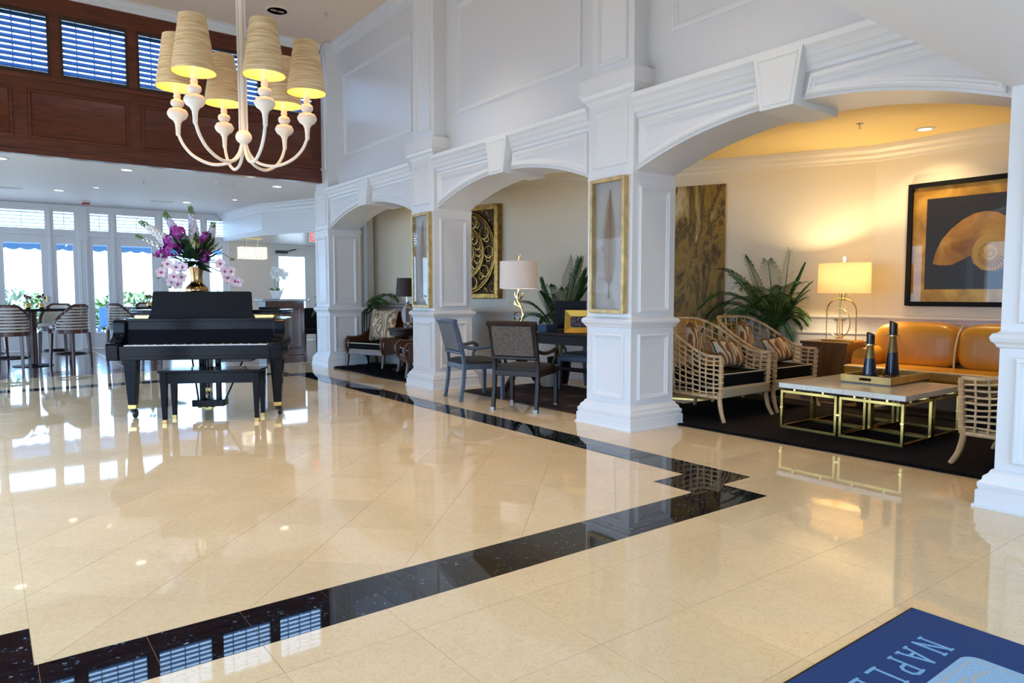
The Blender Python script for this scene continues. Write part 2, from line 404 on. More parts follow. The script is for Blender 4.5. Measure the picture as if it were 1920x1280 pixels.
def tile_mesh(mb, pcs):
    for p in pcs: mb.prism(p, -.006, 0)
    return mb
tiles.sort(key=lambda t: -t[0])
for ar, pcs in tiles[:225]: obj('tile', tile_mesh(MB(), pcs), STONE, floor)
mb = MB()
for ar, pcs in tiles[225:]: tile_mesh(mb, pcs)
tag(obj('tile_field', mb, STONE, floor), kind='stuff')
# black granite border tiles
B = .3055
def gran(x0, x1, y0, y1):
    gg = .0007
    obj('granite_tile', MB().box((x0 + gg, y0 + gg, -.006), (x1 - gg, y1 - gg, 0)), GRAN, floor)
for (ya, yb) in ((2.283, YB0), (YB1, 10.405)):
    xs = [XB0] + [.0895 + B * k for k in range(0, 12)]
    xs = [x for x in xs if x < XB1 - .08] + [XB1]
    for a, b in zip(xs[:-1], xs[1:]): gran(a, b, ya, yb)
for (xa, xb) in ((XB1, 3.848), (-.525, XB0)):
    n = 25; 
    if xa < 0: n = 9
    d = (YB1 - YB0) / n
    for k in range(n): gran(xa, xb, YB0 + d * k, YB0 + d * (k + 1))
for x0 in (XB0, 3.268):
    for y0 in (YB0, YB1 - .305): gran(x0, x0 + (.30 if x0 < 0 else XB1 - 3.268), y0, y0 + .305)

# wooden floor of the bar
def plank_mat():
    m, nt, b = newmat('bar_floor_planks'); tc = N(nt, 'ShaderNodeTexCoord'); mp = N(nt, 'ShaderNodeMapping'); mp.inputs['Rotation'].default_value = (0, 0, radians(35))
    nt.links.new(tc.outputs['Object'], mp.inputs[0]); br = N(nt, 'ShaderNodeTexBrick'); br.inputs['Scale'].default_value = 1; br.inputs['Brick Width'].default_value = 1.3; br.inputs['Row Height'].default_value = .12
    br.inputs['Mortar Size'].default_value = .004; br.inputs['Color1'].default_value = (.10, .030, .016, 1); br.inputs['Color2'].default_value = (.19, .068, .036, 1); br.inputs['Mortar'].default_value = (.02, .008, .006, 1)
    nt.links.new(mp.outputs[0], br.inputs[0]); nt.links.new(br.outputs[0], b.inputs['Base Color']); b.inputs['Roughness'].default_value = .16; b.inputs['Coat Weight'].default_value = .5
    return m
struct('floor_bar', MB().box((-5, 11.72, -.06), (7.6, 17.4, 0)), plank_mat(), 'glossy dark wood plank floor of the bar')
struct('trim_1', MB().box((1.73, 11.74, -.01), (1.77, 17.38, .002)), mat('pale_inlay', (.5, .42, .33), .2), 'thin pale inlay strip in the bar floor')

# ---------------------------------------------------------------- columns
CX, HS, HB = 4.625, .27, .335
FX = CX - HS                                   # front face of column shafts
COLY = [1.155, 4.385, 7.615, 10.845]
def mapx(x0): return lambda u, v, h: (x0 - h, u, v)         # plane facing -x (u = y, v = z)
def mapy(y0, s): return lambda u, v, h: (u, y0 + s * h, v)  # plane facing s*y (u = x, v = z)
LAB = ['white panelled column at the right beside the near rattan chair', 'white panelled column between writing desk and rattan chairs with feather picture',
       'white panelled column between dark armchairs and blue chair', 'white panelled column beside the bar entrance']
for ci, cy in enumerate(COLY):
    top = 2.24 if ci == 0 else 5.05
    mb = MB().box((FX, cy - HS, 0), (CX + HS, cy + HS, min(top, 2.82)))
    if ci > 0: mb.box((FX + .02, cy - HS + .02, 2.8), (4.8, cy + HS - .02, 5.04))
    c = struct('column', mb, WHITE, LAB[ci])
    sq = rect(FX, CX + HS, cy - HS, cy + HS)
    obj('base', MB().rings(sq, [(-.078, 0), (-.078, .012), (-.066, .018), (-.066, .092), (-.054, .10), (-.060, .115), (-.060, .135), (-.044, .15), (-.040, .17), (-.022, .185), (-.012, .205), (0, .21)]), WHITE, c, smooth=True, angle=25)
    obj('dado_rail', MB().rings(sq, [(0, .868), (-.012, .874), (-.018, .89), (-.034, .905), (-.040, .925), (-.030, .945), (-.010, .952), (0, .962)]), WHITE, c, smooth=True, angle=25)
    for (M, u0, u1) in ((mapx(FX), cy - HS, cy + HS), (mapy(cy - HS, -1), FX, CX + HS), (mapy(cy + HS, 1), FX, CX + HS)):
        obj('panel_molding', MB().rings(rect(u0 + .075, u1 - .075, .25, .82), MOULD, M), WHITE, c, smooth=True, angle=25)
        if M and not (ci in (1, 2) and abs(u0 - (cy - HS)) < 1e-6 and u1 == cy + HS):
            obj('panel_molding', MB().rings(rect(u0 + .075, u1 - .075, 1.0, 2.07 if ci else 2.1), MOULD, M), WHITE, c, smooth=True, angle=25)
    if ci > 0:
        obj('impost', MB().rings(sq, [(0, 2.125), (-.012, 2.13), (-.016, 2.16), (-.006, 2.185), (0, 2.19)] if ci == 3 else [(0, 2.15), (-.004, 2.155), (-.004, 2.18), (0, 2.185)]), WHITE, c, smooth=True, angle=25)
        obj('panel_molding', MB().rings(rect(cy - HS + .06, cy + HS - .06, 2.25, 2.735), MOULD, mapx(FX)), WHITE, c, smooth=True, angle=25)
        if ci < 3:
            obj('capital', MB().rings(sq, [(0, 2.80), (-.012, 2.815), (-.02, 2.835), (-.045, 2.855), (-.055, 2.885), (-.068, 2.895), (-.068, 2.912), (-.058, 2.916), (-.058, 3.026), (.03, 3.03)]), WHITE, c, smooth=True, angle=25)
        obj('panel_molding', MB().rings(rect(cy - HS + .09, cy + HS - .09, 3.12, 4.82), MOULD, mapx(FX + .02)), WHITE, c, smooth=True, angle=25)

# ---------------------------------------------------------------- arcade wall
SPX, UPX = 4.40, 4.545                # spandrel plane, upper wall plane
wall = MB().box((UPX, 1.43, 2.78), (4.8, 11.2, 5.05))
wall.box((4.42, -3.1, 0), (4.6, .86, 5.05))
bays = [(COLY[i] + HS, COLY[i + 1] - HS) for i in range(3)]
SPR, RISE = 2.19, .255
def archz(y, a, b, off=0):
    s = (b - a) / 2; R = (s * s + RISE * RISE) / (2 * RISE); m = (a + b) / 2
    return SPR + RISE - R + sqrt(max((R + off) ** 2 - (y - m) ** 2, 0))
for a, b in bays:
    n = 28
    for i in range(n):
        y0 = a + (b - a) * i / n; y1 = a + (b - a) * (i + 1) / n; z0 = archz(y0, a, b); z1 = archz(y1, a, b)
        x0, x1 = SPX, CX + HS - .02
        wall.add([(x0, y0, z0), (x0, y1, z1), (x0, y1, 2.80), (x0, y0, 2.80), (x1, y0, z0), (x1, y1, z1), (x1, y1, 2.80), (x1, y0, 2.80)],
                 [(0, 1, 2, 3), (4, 7, 6, 5), (0, 4, 5, 1), (3, 2, 6, 7)])
wr = struct('wall_right', wall, WALLP, 'tall white panelled arcade wall with three segmental arches')
for a, b in bays:
    m = (a + b) / 2
    # cornice above the arch
    CORN = [(0, 2.615), (.012, 2.62), (.016, 2.645), (.04, 2.66), (.045, 2.695), (.062, 2.705), (.066, 2.745), (.088, 2.765), (.095, 2.80), (.085, 2.808), (-.14, 2.812)]
    obj('cornice', MB().rings([(SPX, a), (SPX, b)], CORN, closed=False), WHITE, wr, smooth=True, angle=25)
    # keystone
    ks = [(m - .125, 2.405), (m + .125, 2.405), (m + .185, 2.775), (m - .185, 2.775)]
    kk = MB().prism(ks, -(CX + HS - .03 - SPX), .10, mapx(SPX)); kk.rings(ks, [(.025, .10), (.027, .106), (.036, .106), (.04, .10)], mapx(SPX))
    obj('keystone', kk, WHITE, wr, bevel=.004)
    # archivolt and spandrel panels
    for s in (-1, 1):
        ye = a + .035 if s < 0 else b - .035; yk = m + s * .155; n = 14
        bot = [(ye + (yk - ye) * i / n, archz(ye + (yk - ye) * i / n, a, b, .018)) for i in range(n + 1)]
        poly = bot + [(m + s * .19, 2.60), (ye, 2.60)]
        obj('panel_molding', MB().rings(poly, [(0, 0), (.002, .02), (.016, .032), (.03, .032), (.038, .018), (.052, .018), (.06, .006), (.068, 0)], mapx(SPX)), WHITE, wr, smooth=True, angle=25)
    # picture frame molding on the upper wall
    obj('panel_molding', MB().rings(rect(a + .30 if a > 2 else 1.6, b - .24, 3.27, 4.52), [(d * 1.35, h * 1.2) for d, h in MOULD], mapx(UPX)), WHITE, wr, smooth=True, angle=25)
obj('crown_molding', MB().rings([(UPX, 1.43), (UPX, 11.1)], [(0, 4.88), (.01, 4.885), (.015, 4.92), (.05, 4.95), (.055, 4.99), (.09, 5.02), (.095, 5.05), (0, 5.05)], closed=False), WHITE, wr, smooth=True, angle=25)

# ---------------------------------------------------------------- lobby ceiling, low ceiling, side wall, entrance
struct('ceiling', MB().box((-1.75, 1.43, 5.05), (4.8, 11.0, 5.15)), CEILP, 'beige flat ceiling of the tall lobby')
struct('ceiling_low', MB().box((-3, -3.1, 2.24), (4.45, 1.43, 2.4)), SOFFW, 'low white ceiling over the entrance')
struct('wall_front', MB().box((-3, 1.36, 2.4), (4.6, 1.43, 5.1)).box((-3, 1.36, 0), (-1.6, 1.43, 2.4)).box((-3.1, -3.1, 0), (-3, 1.43, 2.4)), WALLP, 'white wall above the entrance')
ent = MB().box((-3, -3.1, 0), (-1.4, -3, 2.4)).box((3.8, -3.1, 0), (4.6, -3, 2.4))
struct('wall_entrance', ent, WALLP, 'white wall beside the entrance doors')
lw = MB().box((-1.75, 1.43, 2.3), (-1.6, 11.0, 5.05))
for k in range(5): y0 = 1.43 + k * 2.33; lw.box((-1.75, y0, 0), (-1.6, y0 + .35, 2.3))
struct('wall_left', lw, WALLP, 'white side wall with tall window openings')
struct('wall_left_bar', MB().box((-5.1, 11, 2.6), (-5, 17.5, 3.1)).box((-5.1, 11, 0), (-5, 11.4, 2.6)).box((-5.1, 14.1, 0), (-5, 14.5, 2.6)).box((-5, 11.0, 0), (-1.6, 11.1, 3.1)), WALLP, 'white end wall of the bar')

# ---------------------------------------------------------------- mahogany clerestory wall
WY = 10.845
wins = [(-.86, -.08), (.02, .805), (.905, 1.69), (1.785, 2.565), (2.665, 3.44), (3.525, 4.27)]
ww = MB().box((-1.6, WY, 2.92), (4.5, WY + .12, 3.93)).box((-1.6, WY, 4.72), (4.5, WY + .12, 5.05))
edges = [-1.6] + [v for w in wins for v in w] + [4.5]
for k in range(0, len(edges), 2): ww.box((edges[k], WY, 3.93), (edges[k + 1], WY + .12, 4.72))
wf = struct('wall_far', ww, MAHOG, 'dark mahogany panelled wall above the bar opening')
for x0 in (-.745, .537, 1.818, 3.10):
    R = rect(x0, x0 + 1.127, 3.125, 3.735)
    p = obj('panel', MB().rings(R, [(0, 0), (0, .018), (.012, .026), (.03, .026), (.042, .010), (.055, .004)], mapy(WY, -1), cap=True), MAHOG, wf, smooth=True, angle=25)
obj('ledge', MB().box((-1.6, WY - .03, 3.86), (4.36, WY, 3.915)).box((-1.6, WY - .02, 2.92), (4.36, WY, 2.99)), MAHOG, wf, bevel=.006)
struct('trim_2', MB().rings([(4.36, WY), (-1.6, WY)], [(0, 4.93), (.015, 4.935), (.02, 4.965), (.06, 4.99), (.07, 5.02), (.10, 5.03), (.10, 5.05), (0, 5.05)], closed=False), WHITE, 'white crown molding above the mahogany wall', smooth=True, angle=25)
for k, (x0, x1) in enumerate(wins):
    fr = MB()
    z0, z1 = 3.93, 4.72
    frame4(fr, x0, x1, z0, z1, WY + .01, WY + .07, .035, .035, .045, .045)
    w = struct('window_%d' % (k + 1), fr, MAHOGD, 'dark wood clerestory shutter with blue louvres')
    n = 10; zz0 = z0 + .045; dz = (z1 - z0 - .09) / n
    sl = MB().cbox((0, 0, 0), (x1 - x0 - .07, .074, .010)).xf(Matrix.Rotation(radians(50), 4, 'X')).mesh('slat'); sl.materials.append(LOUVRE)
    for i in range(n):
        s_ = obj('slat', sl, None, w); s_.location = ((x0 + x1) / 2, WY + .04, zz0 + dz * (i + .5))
    for i in (1, 2, 3):
        xx = x0 + (x1 - x0) * i / 4; obj('muntin', MB().box((xx - .006, WY + .085, z0), (xx + .006, WY + .10, z1)), MAHOGD, w)
    obj('pane', MB().box((x0, WY + .102, z0), (x1, WY + .106, z1)), PANE, w)

# ---------------------------------------------------------------- lounge shell
PATH = [(8.0, .3), (8.0, 3.89), (6.0, 8.04), (5.37, 11.25), (4.86, 11.3)]
back = MB().rings(PATH, [(0, 0), (0, 2.8), (-.12, 2.8), (-.12, 0)], closed=False)
back.box((4.6, .2, 0), (8.1, .3, 2.8))
wb = struct('wall_lounge', back, CREAMW, 'cream faceted wall behind the lounge seating')
struct('ceiling_lounge', MB().box((CX + HS - .03, .2, 2.80), (8.2, 11.4, 2.9)), CEILY, 'warm yellow ceiling of the lounge')
obj('crown_molding', MB().rings(PATH, [(0, 2.63), (.01, 2.635), (.014, 2.665), (.04, 2.69), (.046, 2.72), (.075, 2.75), (.085, 2.78), (.085, 2.80)], closed=False), mat('cream_trim', (.86, .80, .68), .4), wb, smooth=True, angle=25)
obj('chair_rail', MB().rings(PATH, [(0, .835), (.012, .84), (.016, .875), (.034, .89), (.036, .905), (.02, .915), (0, .92)], closed=False), WHITE, wb, smooth=True, angle=25)
obj('wainscot', MB().rings(PATH, [(0, 0), (.028, 0), (.028, .13), (.02, .15), (.008, .155), (.008, .70), (.022, .705), (.022, .725), (.008, .73), (.008, .84), (0, .84)], closed=False), WHITE, wb, smooth=True, angle=25)
for fx, fy, txt in ((4.98, 11.16, ''),):
    pass
struct('trim_3', MB().box((5.24, 11.06, 0), (5.36, 11.2, 2.8)).box((5.22, 11.04, 0), (5.38, 11.22, .14)), WHITE, 'white pilaster at the end of the lounge wall', bevel=.006)

# ---------------------------------------------------------------- bar: ceiling, terrace doors, bulkhead
FY = 17.4; BC = 3.03
struct('ceiling_bar', MB().box((-5.1, 10.97, BC), (7.7, 17.55, BC + .12)), CEILW, 'pale ceiling of the bar')
DOORS = [(-1.22, -.74, 'n'), (-.69, .17, 'w'), (.222, 1.112, 'w'), (1.167, 1.629, 'n'), (1.822, 2.259, 'n'), (2.319, 3.169, 'w'), (3.234, 4.123, 'w'), (4.17, 4.63, 'n')]
fw_ = MB().box((-5, FY, 2.93), (7.6, FY + .14, BC)).box((-5, FY, 2.38), (4.7, FY + .14, 2.45)).box((-5, FY, 0), (-3.9, FY + .14, BC))
ed = [-3.9, -3.0, -3.9 + 1.75, -1.22]
ed = [-1.32, -1.22] + sum([[DOORS[i][1], DOORS[i + 1][0]] for i in range(7)], []) + [4.63, 5.72]
for k in range(0, len(ed), 2): fw_.box((ed[k], FY - .015, 0), (ed[k + 1], FY + .14, 2.95))
fw_.box((-3.9, FY, 2.2), (-1.32, FY + .14, 3.0)).box((6.70, FY, 0), (7.6, FY + .14, BC)).box((5.7, FY, 2.3), (6.72, FY + .14, BC))
wfar = struct('wall_terrace', fw_, WHITE, 'white wall of terrace doors at the far side of the bar', bevel=.006)
obj('pilaster_panel', MB().rings(rect(1.665, 1.79, .2, 2.3), [(d * .5, h * .6) for d, h in MOULD], mapy(FY - .015, -1)), WHITE, wfar)
def glazed(name, x0, x1, z0, z1, mw, bot, top, k, lab, handle=False):
    fr = MB()
    frame4(fr, x0, x1, z0, z1, FY + .02, FY + .07, mw, mw, bot, top)
    o = struct('%s_%d' % (name, k), fr, WHITE, lab)
    obj('pane', MB().box((x0 + mw, FY + .04, z0 + bot), (x1 - mw, FY + .046, z1 - top)), PANE, o)
    if handle: obj('handle', MB().box((x1 - .09, FY - .03, 1.0), (x1 - .06, FY + .02, 1.12)), BRASS, o)
    return o
wn = len(wins)
for k, (x0, x1, t) in enumerate(DOORS):
    if t == 'w': glazed('door', x0, x1, 0, 2.38, .13, .34, .17, k + 1, 'white glazed terrace door', True)
    else: glazed('window', x0, x1, 0, 2.38, .085, .34, .17, wn + k + 1, 'white narrow sidelight beside a terrace door')
    fr = MB()
    frame4(fr, x0, x1, 2.45, 2.93, FY + .005, FY + .06, .05, .05, .06, .06)
    w = struct('window_%d' % (20 + k), fr, WHITE, 'white louvred transom shutter above a terrace door')
    sl = MB().cbox((0, 0, 0), (x1 - x0 - .1, .075, .010)).xf(Matrix.Rotation(radians(24), 4, 'X')).mesh('slat'); sl.materials.append(WHITE)
    for i in range(5):
        s_ = obj('slat', sl, None, w); s_.location = ((x0 + x1) / 2, FY + .04, 2.51 + .072 * (i + .5))
    obj('tilt_rod', MB().box(((x0 + x1) / 2 - .006, FY - .012, 2.53), ((x0 + x1) / 2 + .006, FY, 2.85)), WHITE, w)
    obj('pane', MB().box((x0 + .03, FY + .09, 2.47), (x1 - .03, FY + .094, 2.91)), PANE, w)
ed_ = glazed('door', 5.72, 6.70, 0, 2.3, .16, .3, .2, 20, 'white glazed exit door with black closer')
obj('door_closer', MB().box((5.80, FY - .06, 2.17), (6.08, FY + .01, 2.24)).tube([(6.08, FY - .03, 2.23), (6.3, FY - .05, 2.28)], .014), BLACKP, ed_)
obj('handle', MB().ball((6.62, FY - .02, 1.02), .035), CHROME, ed_)
# shadowless recess walls and bulkhead
struct('wall_bar_right', MB().box((7.5, 11.3, 0), (7.6, 17.5, BC)), CREAMW, 'cream end wall behind the host stand')
struct('wall_bar_recess', MB().box((4.7, FY - .03, 0), (5.66, FY - .001, 2.95)), mat('blush_wall_paint', (.80, .70, .62), .6), 'blush wall panel between terrace doors and exit door')
BH = [(4.56, 17.38), (4.73, 15.03), (5.31, 13.55), (5.6, 12.85), (5.6, 11.42)]
bh = MB().prism(BH + [(7.5, 11.42), (7.5, 17.38)], 2.39, BC)
bo = struct('trim_4', bh, WHITE, 'white bulkhead with crown molding over the host stand')
obj('crown_molding', MB().rings(BH[::-1], [(0, 2.86), (.02, 2.87), (.03, 2.91), (.08, 2.95), (.09, 2.98), (.13, 3.0), (.13, BC)], closed=False), WHITE, bo, smooth=True, angle=25)
obj('lower_molding', MB().rings(BH[::-1], [(0, 2.39), (.02, 2.39), (.02, 2.44), (.012, 2.45), (.012, 2.49), (0, 2.50)], closed=False), WHITE, bo, smooth=True, angle=25)
# outside
tag(obj('terrace_ground', MB().box((-40, -40, -.3), (40, 60, -.08)), mat('pale_paving', (.55, .53, .50), .8)), 'pale paved terrace beyond the glass doors', None, None, 'structure')
# ================================================================== THINGS
def rot(a): return Matrix.Rotation(a, 4, 'Z')
def pillow_mesh(w, h, t, n=11):
    mb = MB()
    def fn(sg):
        def f(u, v):
            a = 2 * u - 1; b = 2 * v - 1
            th = t / 2 * (max(0, (1 - a ** 4) * (1 - b ** 4))) ** .55
            pin = 1 - .07 * (1 - abs(a)) * abs(b) ** 3; pin2 = 1 - .07 * (1 - abs(b)) * abs(a) ** 3
            return (a * w / 2 * pin2, sg * th, b * h / 2 * pin)
        return f
    mb.grid(fn(1), n, n); mb.grid(fn(-1), n, n)
    return mb
def pillow(label, w, h, t, mat_, loc, rx, ry, rz, group, pipe=None):
    o = obj('throw_pillow', pillow_mesh(w, h, t), mat_, smooth=True, angle=80); o.location = loc; o.rotation_euler = (rx, ry, rz)
    tag(o, label, 'pillow', group)
    if pipe:
        P = []
        for a, b in ((-1, -1), (1, -1), (1, 1), (-1, 1)):
            for k in range(6):
                t_ = k / 6; nx = {(-1, -1): (1, 0), (1, -1): (0, 1), (1, 1): (-1, 0), (-1, 1): (0, -1)}[(a, b)]
                u = a + nx[0] * 2 * t_; v = b + nx[1] * 2 * t_
                P.append((u * w / 2 * (1 - .07 * (1 - abs(v)) * abs(u) ** 3), 0, v * h / 2 * (1 - .07 * (1 - abs(u)) * abs(v) ** 3)))
        obj('piping', MB().tube(P, .005, 5, closed=True), pipe, o)
    return o

# ---------------------------------------------------------------- grand piano
PA = radians(-28.5)
PO = (1.66, 7.05, 0)
pn = thing('grand_piano', 'black lacquered baby grand piano with music desk and brass casters', 'piano', PO, PA)
HW = .735
tail = [(-HW, -.02), (HW, -.02), (HW, .40)] + [tuple(p[:2]) for p in bez((HW, .40, 0), (HW, .80, 0), (.30, .85, 0), (.12, 1.22, 0), 8)[1:]] + [tuple(p[:2]) for p in bez((.12, 1.22, 0), (.02, 1.46, 0), (-.25, 1.54, 0), (-.5, 1.5, 0), 6)[1:]] + [(-HW, 1.42)]
obj('case', MB().prism(tail, .645, .925), BLACKL, pn, bevel=.008)
obj('keybed', MB().box((-HW - .015, -.30, .565), (HW + .015, .02, .645)).box((-HW + .09, -.305, .64), (HW - .09, -.26, .675)), BLACKL, pn, bevel=.006)
obj('key_slip', MB().box((-HW + .09, -.315, .60), (HW - .09, -.303, .693)), BLACKL, pn, bevel=.003)
arm = [(-.32, .565), (.03, .565), (.03, .925), (-.13, .925), (-.15, .90), (-.145, .82), (-.165, .775), (-.20, .755), (-.23, .74), (-.25, .725), (-.315, .72), (-.33, .70)]
for s in (-1, 1):
    x0 = s * (HW - .085); x1 = s * (HW + .02)
    obj('arm', MB().prism(arm, min(x0, x1), max(x0, x1), lambda u, v, h: (h, u, v)), BLACKL, pn, bevel=.008)
kb = obj('keyboard', MB().box((-.615, -.285, .672), (.615, -.135, .700)), mat('ivory_keys', (.80, .80, .80), .3), pn)
bk = MB()
for k in range(52):
    if k % 7 in (0, 1, 3, 4, 5): x = -.615 + 1.23 * (k + 1) / 52; bk.box((x - .006, -.235, .699), (x + .006, -.14, .709))
obj('black_keys', bk, BLACKL, kb)
obj('fallboard', MB().prism([(-.145, .69), (-.12, .69), (-.075, .83), (-.10, .835)], -HW + .085, HW - .085, lambda u, v, h: (h, u, v)), BLACKL, pn, bevel=.004)
obj('name_board', MB().box((-HW + .085, -.10, .815), (HW - .085, -.06, .915)).box((-HW + .085, -.125, .905), (HW - .085, -.02, .935)), BLACKL, pn, bevel=.004)
obj('plate', MB().box((-.63, .03, .93), (.63, .20, .962)), GOLDM, pn, bevel=.004)
lid = [(x * 1.012, y + .012) for x, y in tail]; lid = [(x, max(y, .20)) for x, y in lid]
obj('lid', MB().prism(lid, .965, .985), BLACKL, pn, bevel=.004)
obj('lid_front', MB().box((-HW, .21, .988), (HW, .58, 1.006)), BLACKL, pn, bevel=.004)
obj('lid_prop_block', MB().box((.45, .23, 1.008), (.62, .42, 1.03)), BLACKS, pn)
md = [(-.485, .925), (.475, .925), (.455, 1.0), (.445, 1.175), (.425, 1.185), (-.425, 1.185), (-.445, 1.175), (-.455, 1.0)]
obj('music_desk', MB().prism(md, 0, .022, lambda u, v, h: (u - .02, .02 - h + (v - .925) * .16, v)), BLACKS, pn, bevel=.004)
for (lx, ly) in ((-.655, .0), (.655, .0), (-.30, 1.18)):
    lg = MB().taper((lx, ly, .645), .15, .15, (lx, ly, .585), .15, .15); lg.taper((lx, ly, .585), .15, .15, (lx, ly, .56), .115, .115); lg.taper((lx, ly, .56), .118, .118, (lx, ly, .12), .068, .068)
    l = obj('leg', lg, BLACKL, pn, bevel=.004)
    obj('ferrule', MB().taper((lx, ly, .125), .074, .074, (lx, ly, .085), .07, .07), BRASS, l, bevel=.003)
    obj('caster', MB().lathe([(.012, -.015), (.038, -.015), (.042, -.01), (.042, .01), (.038, .015), (.012, .015)], 16).xf(Matrix.Translation((lx + .02, ly - .01, .042)) @ Matrix.Rotation(pi / 2, 4, 'Y')).box((lx - .02, ly - .02, .05), (lx + .02, ly + .02, .09)), BLACKP, l)
ly_ = MB().box((-.09, .10, .14), (-.045, .15, .60)).box((.06, .10, .14), (.105, .15, .60)).box((-.14, .02, .085), (.155, .18, .15)).box((-.13, .08, .56), (.145, .17, .645))
lyre = obj('pedal_lyre', ly_, BLACKL, pn, bevel=.006)
for x in (-.05, .008, .066): obj('pedal', MB().box((x - .013, -.09, .085), (x + .013, .03, .097)), BRASS, lyre, bevel=.003)
obj('lyre_brace', MB().tube([(.13, .14, .12), (.30, .50, .64)], .009).tube([(-.11, .14, .12), (-.28, .50, .64)], .009), BLACKP, lyre)
obj('pedal_rod', MB().tube([(.008, .12, .14), (.008, .12, .62)], .004).tube([(-.02, .12, .14), (-.02, .12, .62)], .004), DMETAL, lyre)
obj('player_unit', MB().box((.20, -.24, .535), (.47, -.05, .565)), BLACKP, pn, bevel=.003)
# bench
bn = thing('piano_bench', 'long black piano bench in front of the grand piano', 'bench', (1.668, 6.77, 0), PA)
obj('seat', MB().box((-.44, -.17, .455), (.44, .17, .48)), BLACKL, bn, bevel=.006)
obj('apron', MB().box((-.41, -.15, .36), (.41, -.13, .456)).box((-.41, .13, .36), (.41, .15, .456)).box((-.41, -.13, .36), (-.39, .13, .456)).box((.39, -.13, .36), (.41, .13, .456)), BLACKL, bn, bevel=.003)
for x in (-.395, .395):
    for y in (-.135, .135):
        l = obj('leg', MB().taper((x, y, .455), .06, .06, (x, y, .035), .036, .036), BLACKL, bn, bevel=.003)
        obj('brass_foot', MB().taper((x, y, .036), .038, .038, (x, y, 0), .034, .034), BRASS, l)

# ---------------------------------------------------------------- flowers on the piano
def ploc(a, b, z):
    v = rot(PA) @ Vector((a, b, z)); return (v.x + PO[0], v.y + PO[1], v.z)
fl = thing('flower_arrangement', 'bouquet of white and purple flowers in bronze vase on piano', 'flowers', ploc(-.17, .40, 1.007), radians(-13))
obj('vase', MB().lathe([(.078, 0), (.08, .012), (.045, .03), (.03, .06), (.034, .10), (.06, .125), (.088, .145), (.105, .17), (.108, .195), (.10, .22), (.078, .243), (.060, .258), (.054, .28), (.054, .32), (.060, .37), (.07, .42), (.066, .42), (.05, .3)], 28), BRONZEM, fl, smooth=True, angle=60)
random.seed(3)
FLW = mat('white_petals', (.78, .78, .80), .6); FLB = mat('lilac_white_petals', (.60, .61, .78), .6); FLP = mat('magenta_petals', (.30, .03, .30), .6, var=.4, vscale=40)
FLO = mat('pale_pink_orchid', (.72, .60, .72), .5); FLY = mat('cream_petals', (.75, .75, .48), .6); FLC = mat('orchid_heart', (.35, .04, .14), .5)
def petal(mb, c, d, n, L, Wd, curl=.15):
    d = Vector(d).normalized(); n = Vector(n).normalized(); s = d.cross(n)
    if s.length < .1: s = d.orthogonal()
    s.normalize(); n = s.cross(d); c = Vector(c)
    rows = [(0, .15, 0), (.35, .9, .3), (.7, 1, .55), (1, .25, .3)]; vs = []
    for t, w, k in rows:
        q = c + d * L * t + n * curl * L * (k)
        vs += [q - s * Wd * w / 2, q + s * Wd * w / 2]
    mb.add(vs, [(0, 1, 3, 2), (2, 3, 5, 4), (4, 5, 7, 6)])
def bloom(mb, c, n, r, k=5, wd=.9, curl=.2):
    n = Vector(n).normalized(); a = n.orthogonal().normalized(); b = n.cross(a)
    for i in range(k):
        th = 2 * pi * i / k + random.random() * .3
        petal(mb, c, a * cos(th) + b * sin(th) + n * .25, n, r, r * wd, curl)
def spike(base, tip, bend, nfl, r, mat_f, name, budm):
    base = Vector(base); tip = Vector(tip); mid = (base + tip) / 2 + Vector(bend)
    pts = [base * (1 - t) ** 2 + mid * 2 * t * (1 - t) + tip * t * t for t in [i / 14 for i in range(15)]]
    o = obj(name, MB().tube(pts, .006, 5), STEM, fl)
    mb = MB(); mbb = MB()
    for i in range(nfl):
        t = .40 + .6 * i / nfl; p = base * (1 - t) ** 2 + mid * 2 * t * (1 - t) + tip * t * t
        ax = (tip - base).normalized(); th = i * 2.4
        a = ax.orthogonal().normalized(); b = ax.cross(a); dr = a * cos(th) + b * sin(th)
        rad = r * (1.1 - .75 * (t - .4) / .6)
        if t < .86: bloom(mb, p + dr * rad * .9, dr + ax * .3, rad, 5, .8)
        else: mbb.ball(p + dr * rad * 1.2, .009, 6)
    obj('blossom', mb, mat_f, o); obj('bud', mbb, budm, o)
# local x = picture right, local y = away
for b, t, bend in (((.0, 0, .40), (-.04, .02, 1.02), (.02, 0, 0)), ((-.02, 0, .40), (-.27, .0, .95), (0, 0, .04)), ((-.03, -.02, .40), (-.485, -.03, .85), (0, 0, .08)),
                   ((-.04, 0, .40), (-.53, .02, .72), (0, 0, .06)), ((.03, 0, .40), (.17, .0, .87), (.03, 0, .02))):
    thin = t[2] < .75
    spike(b, t, bend, 46 if thin else 84, .022 if thin else .040, FLB if t[0] > -.3 else FLW, 'delphinium_spike', GREENL)
def cluster(c, R, n, mat_, r, name):
    mb = MB()
    for i in range(n):
        d = Vector((random.gauss(0, 1), random.gauss(0, 1), random.gauss(0, 1))).normalized(); bloom(mb, Vector(c) + Vector((d.x * R[0], d.y * R[1], d.z * R[2])), d, r, 5, .8)
    obj(name, mb, mat_, fl)
for c, R, n in (((-.16, -.08, .755), (.065, .05, .05), 26), ((-.19, -.09, .665), (.085, .05, .055), 34), ((-.22, -.10, .575), (.085, .05, .045), 32), ((-.30, -.09, .535), (.07, .04, .02), 14), ((.09, -.07, .70), (.045, .04, .055), 20), ((.07, -.13, .525), (.06, .04, .05), 30)):
    cluster(c, R, n, FLP, .030, 'magenta_bloom')
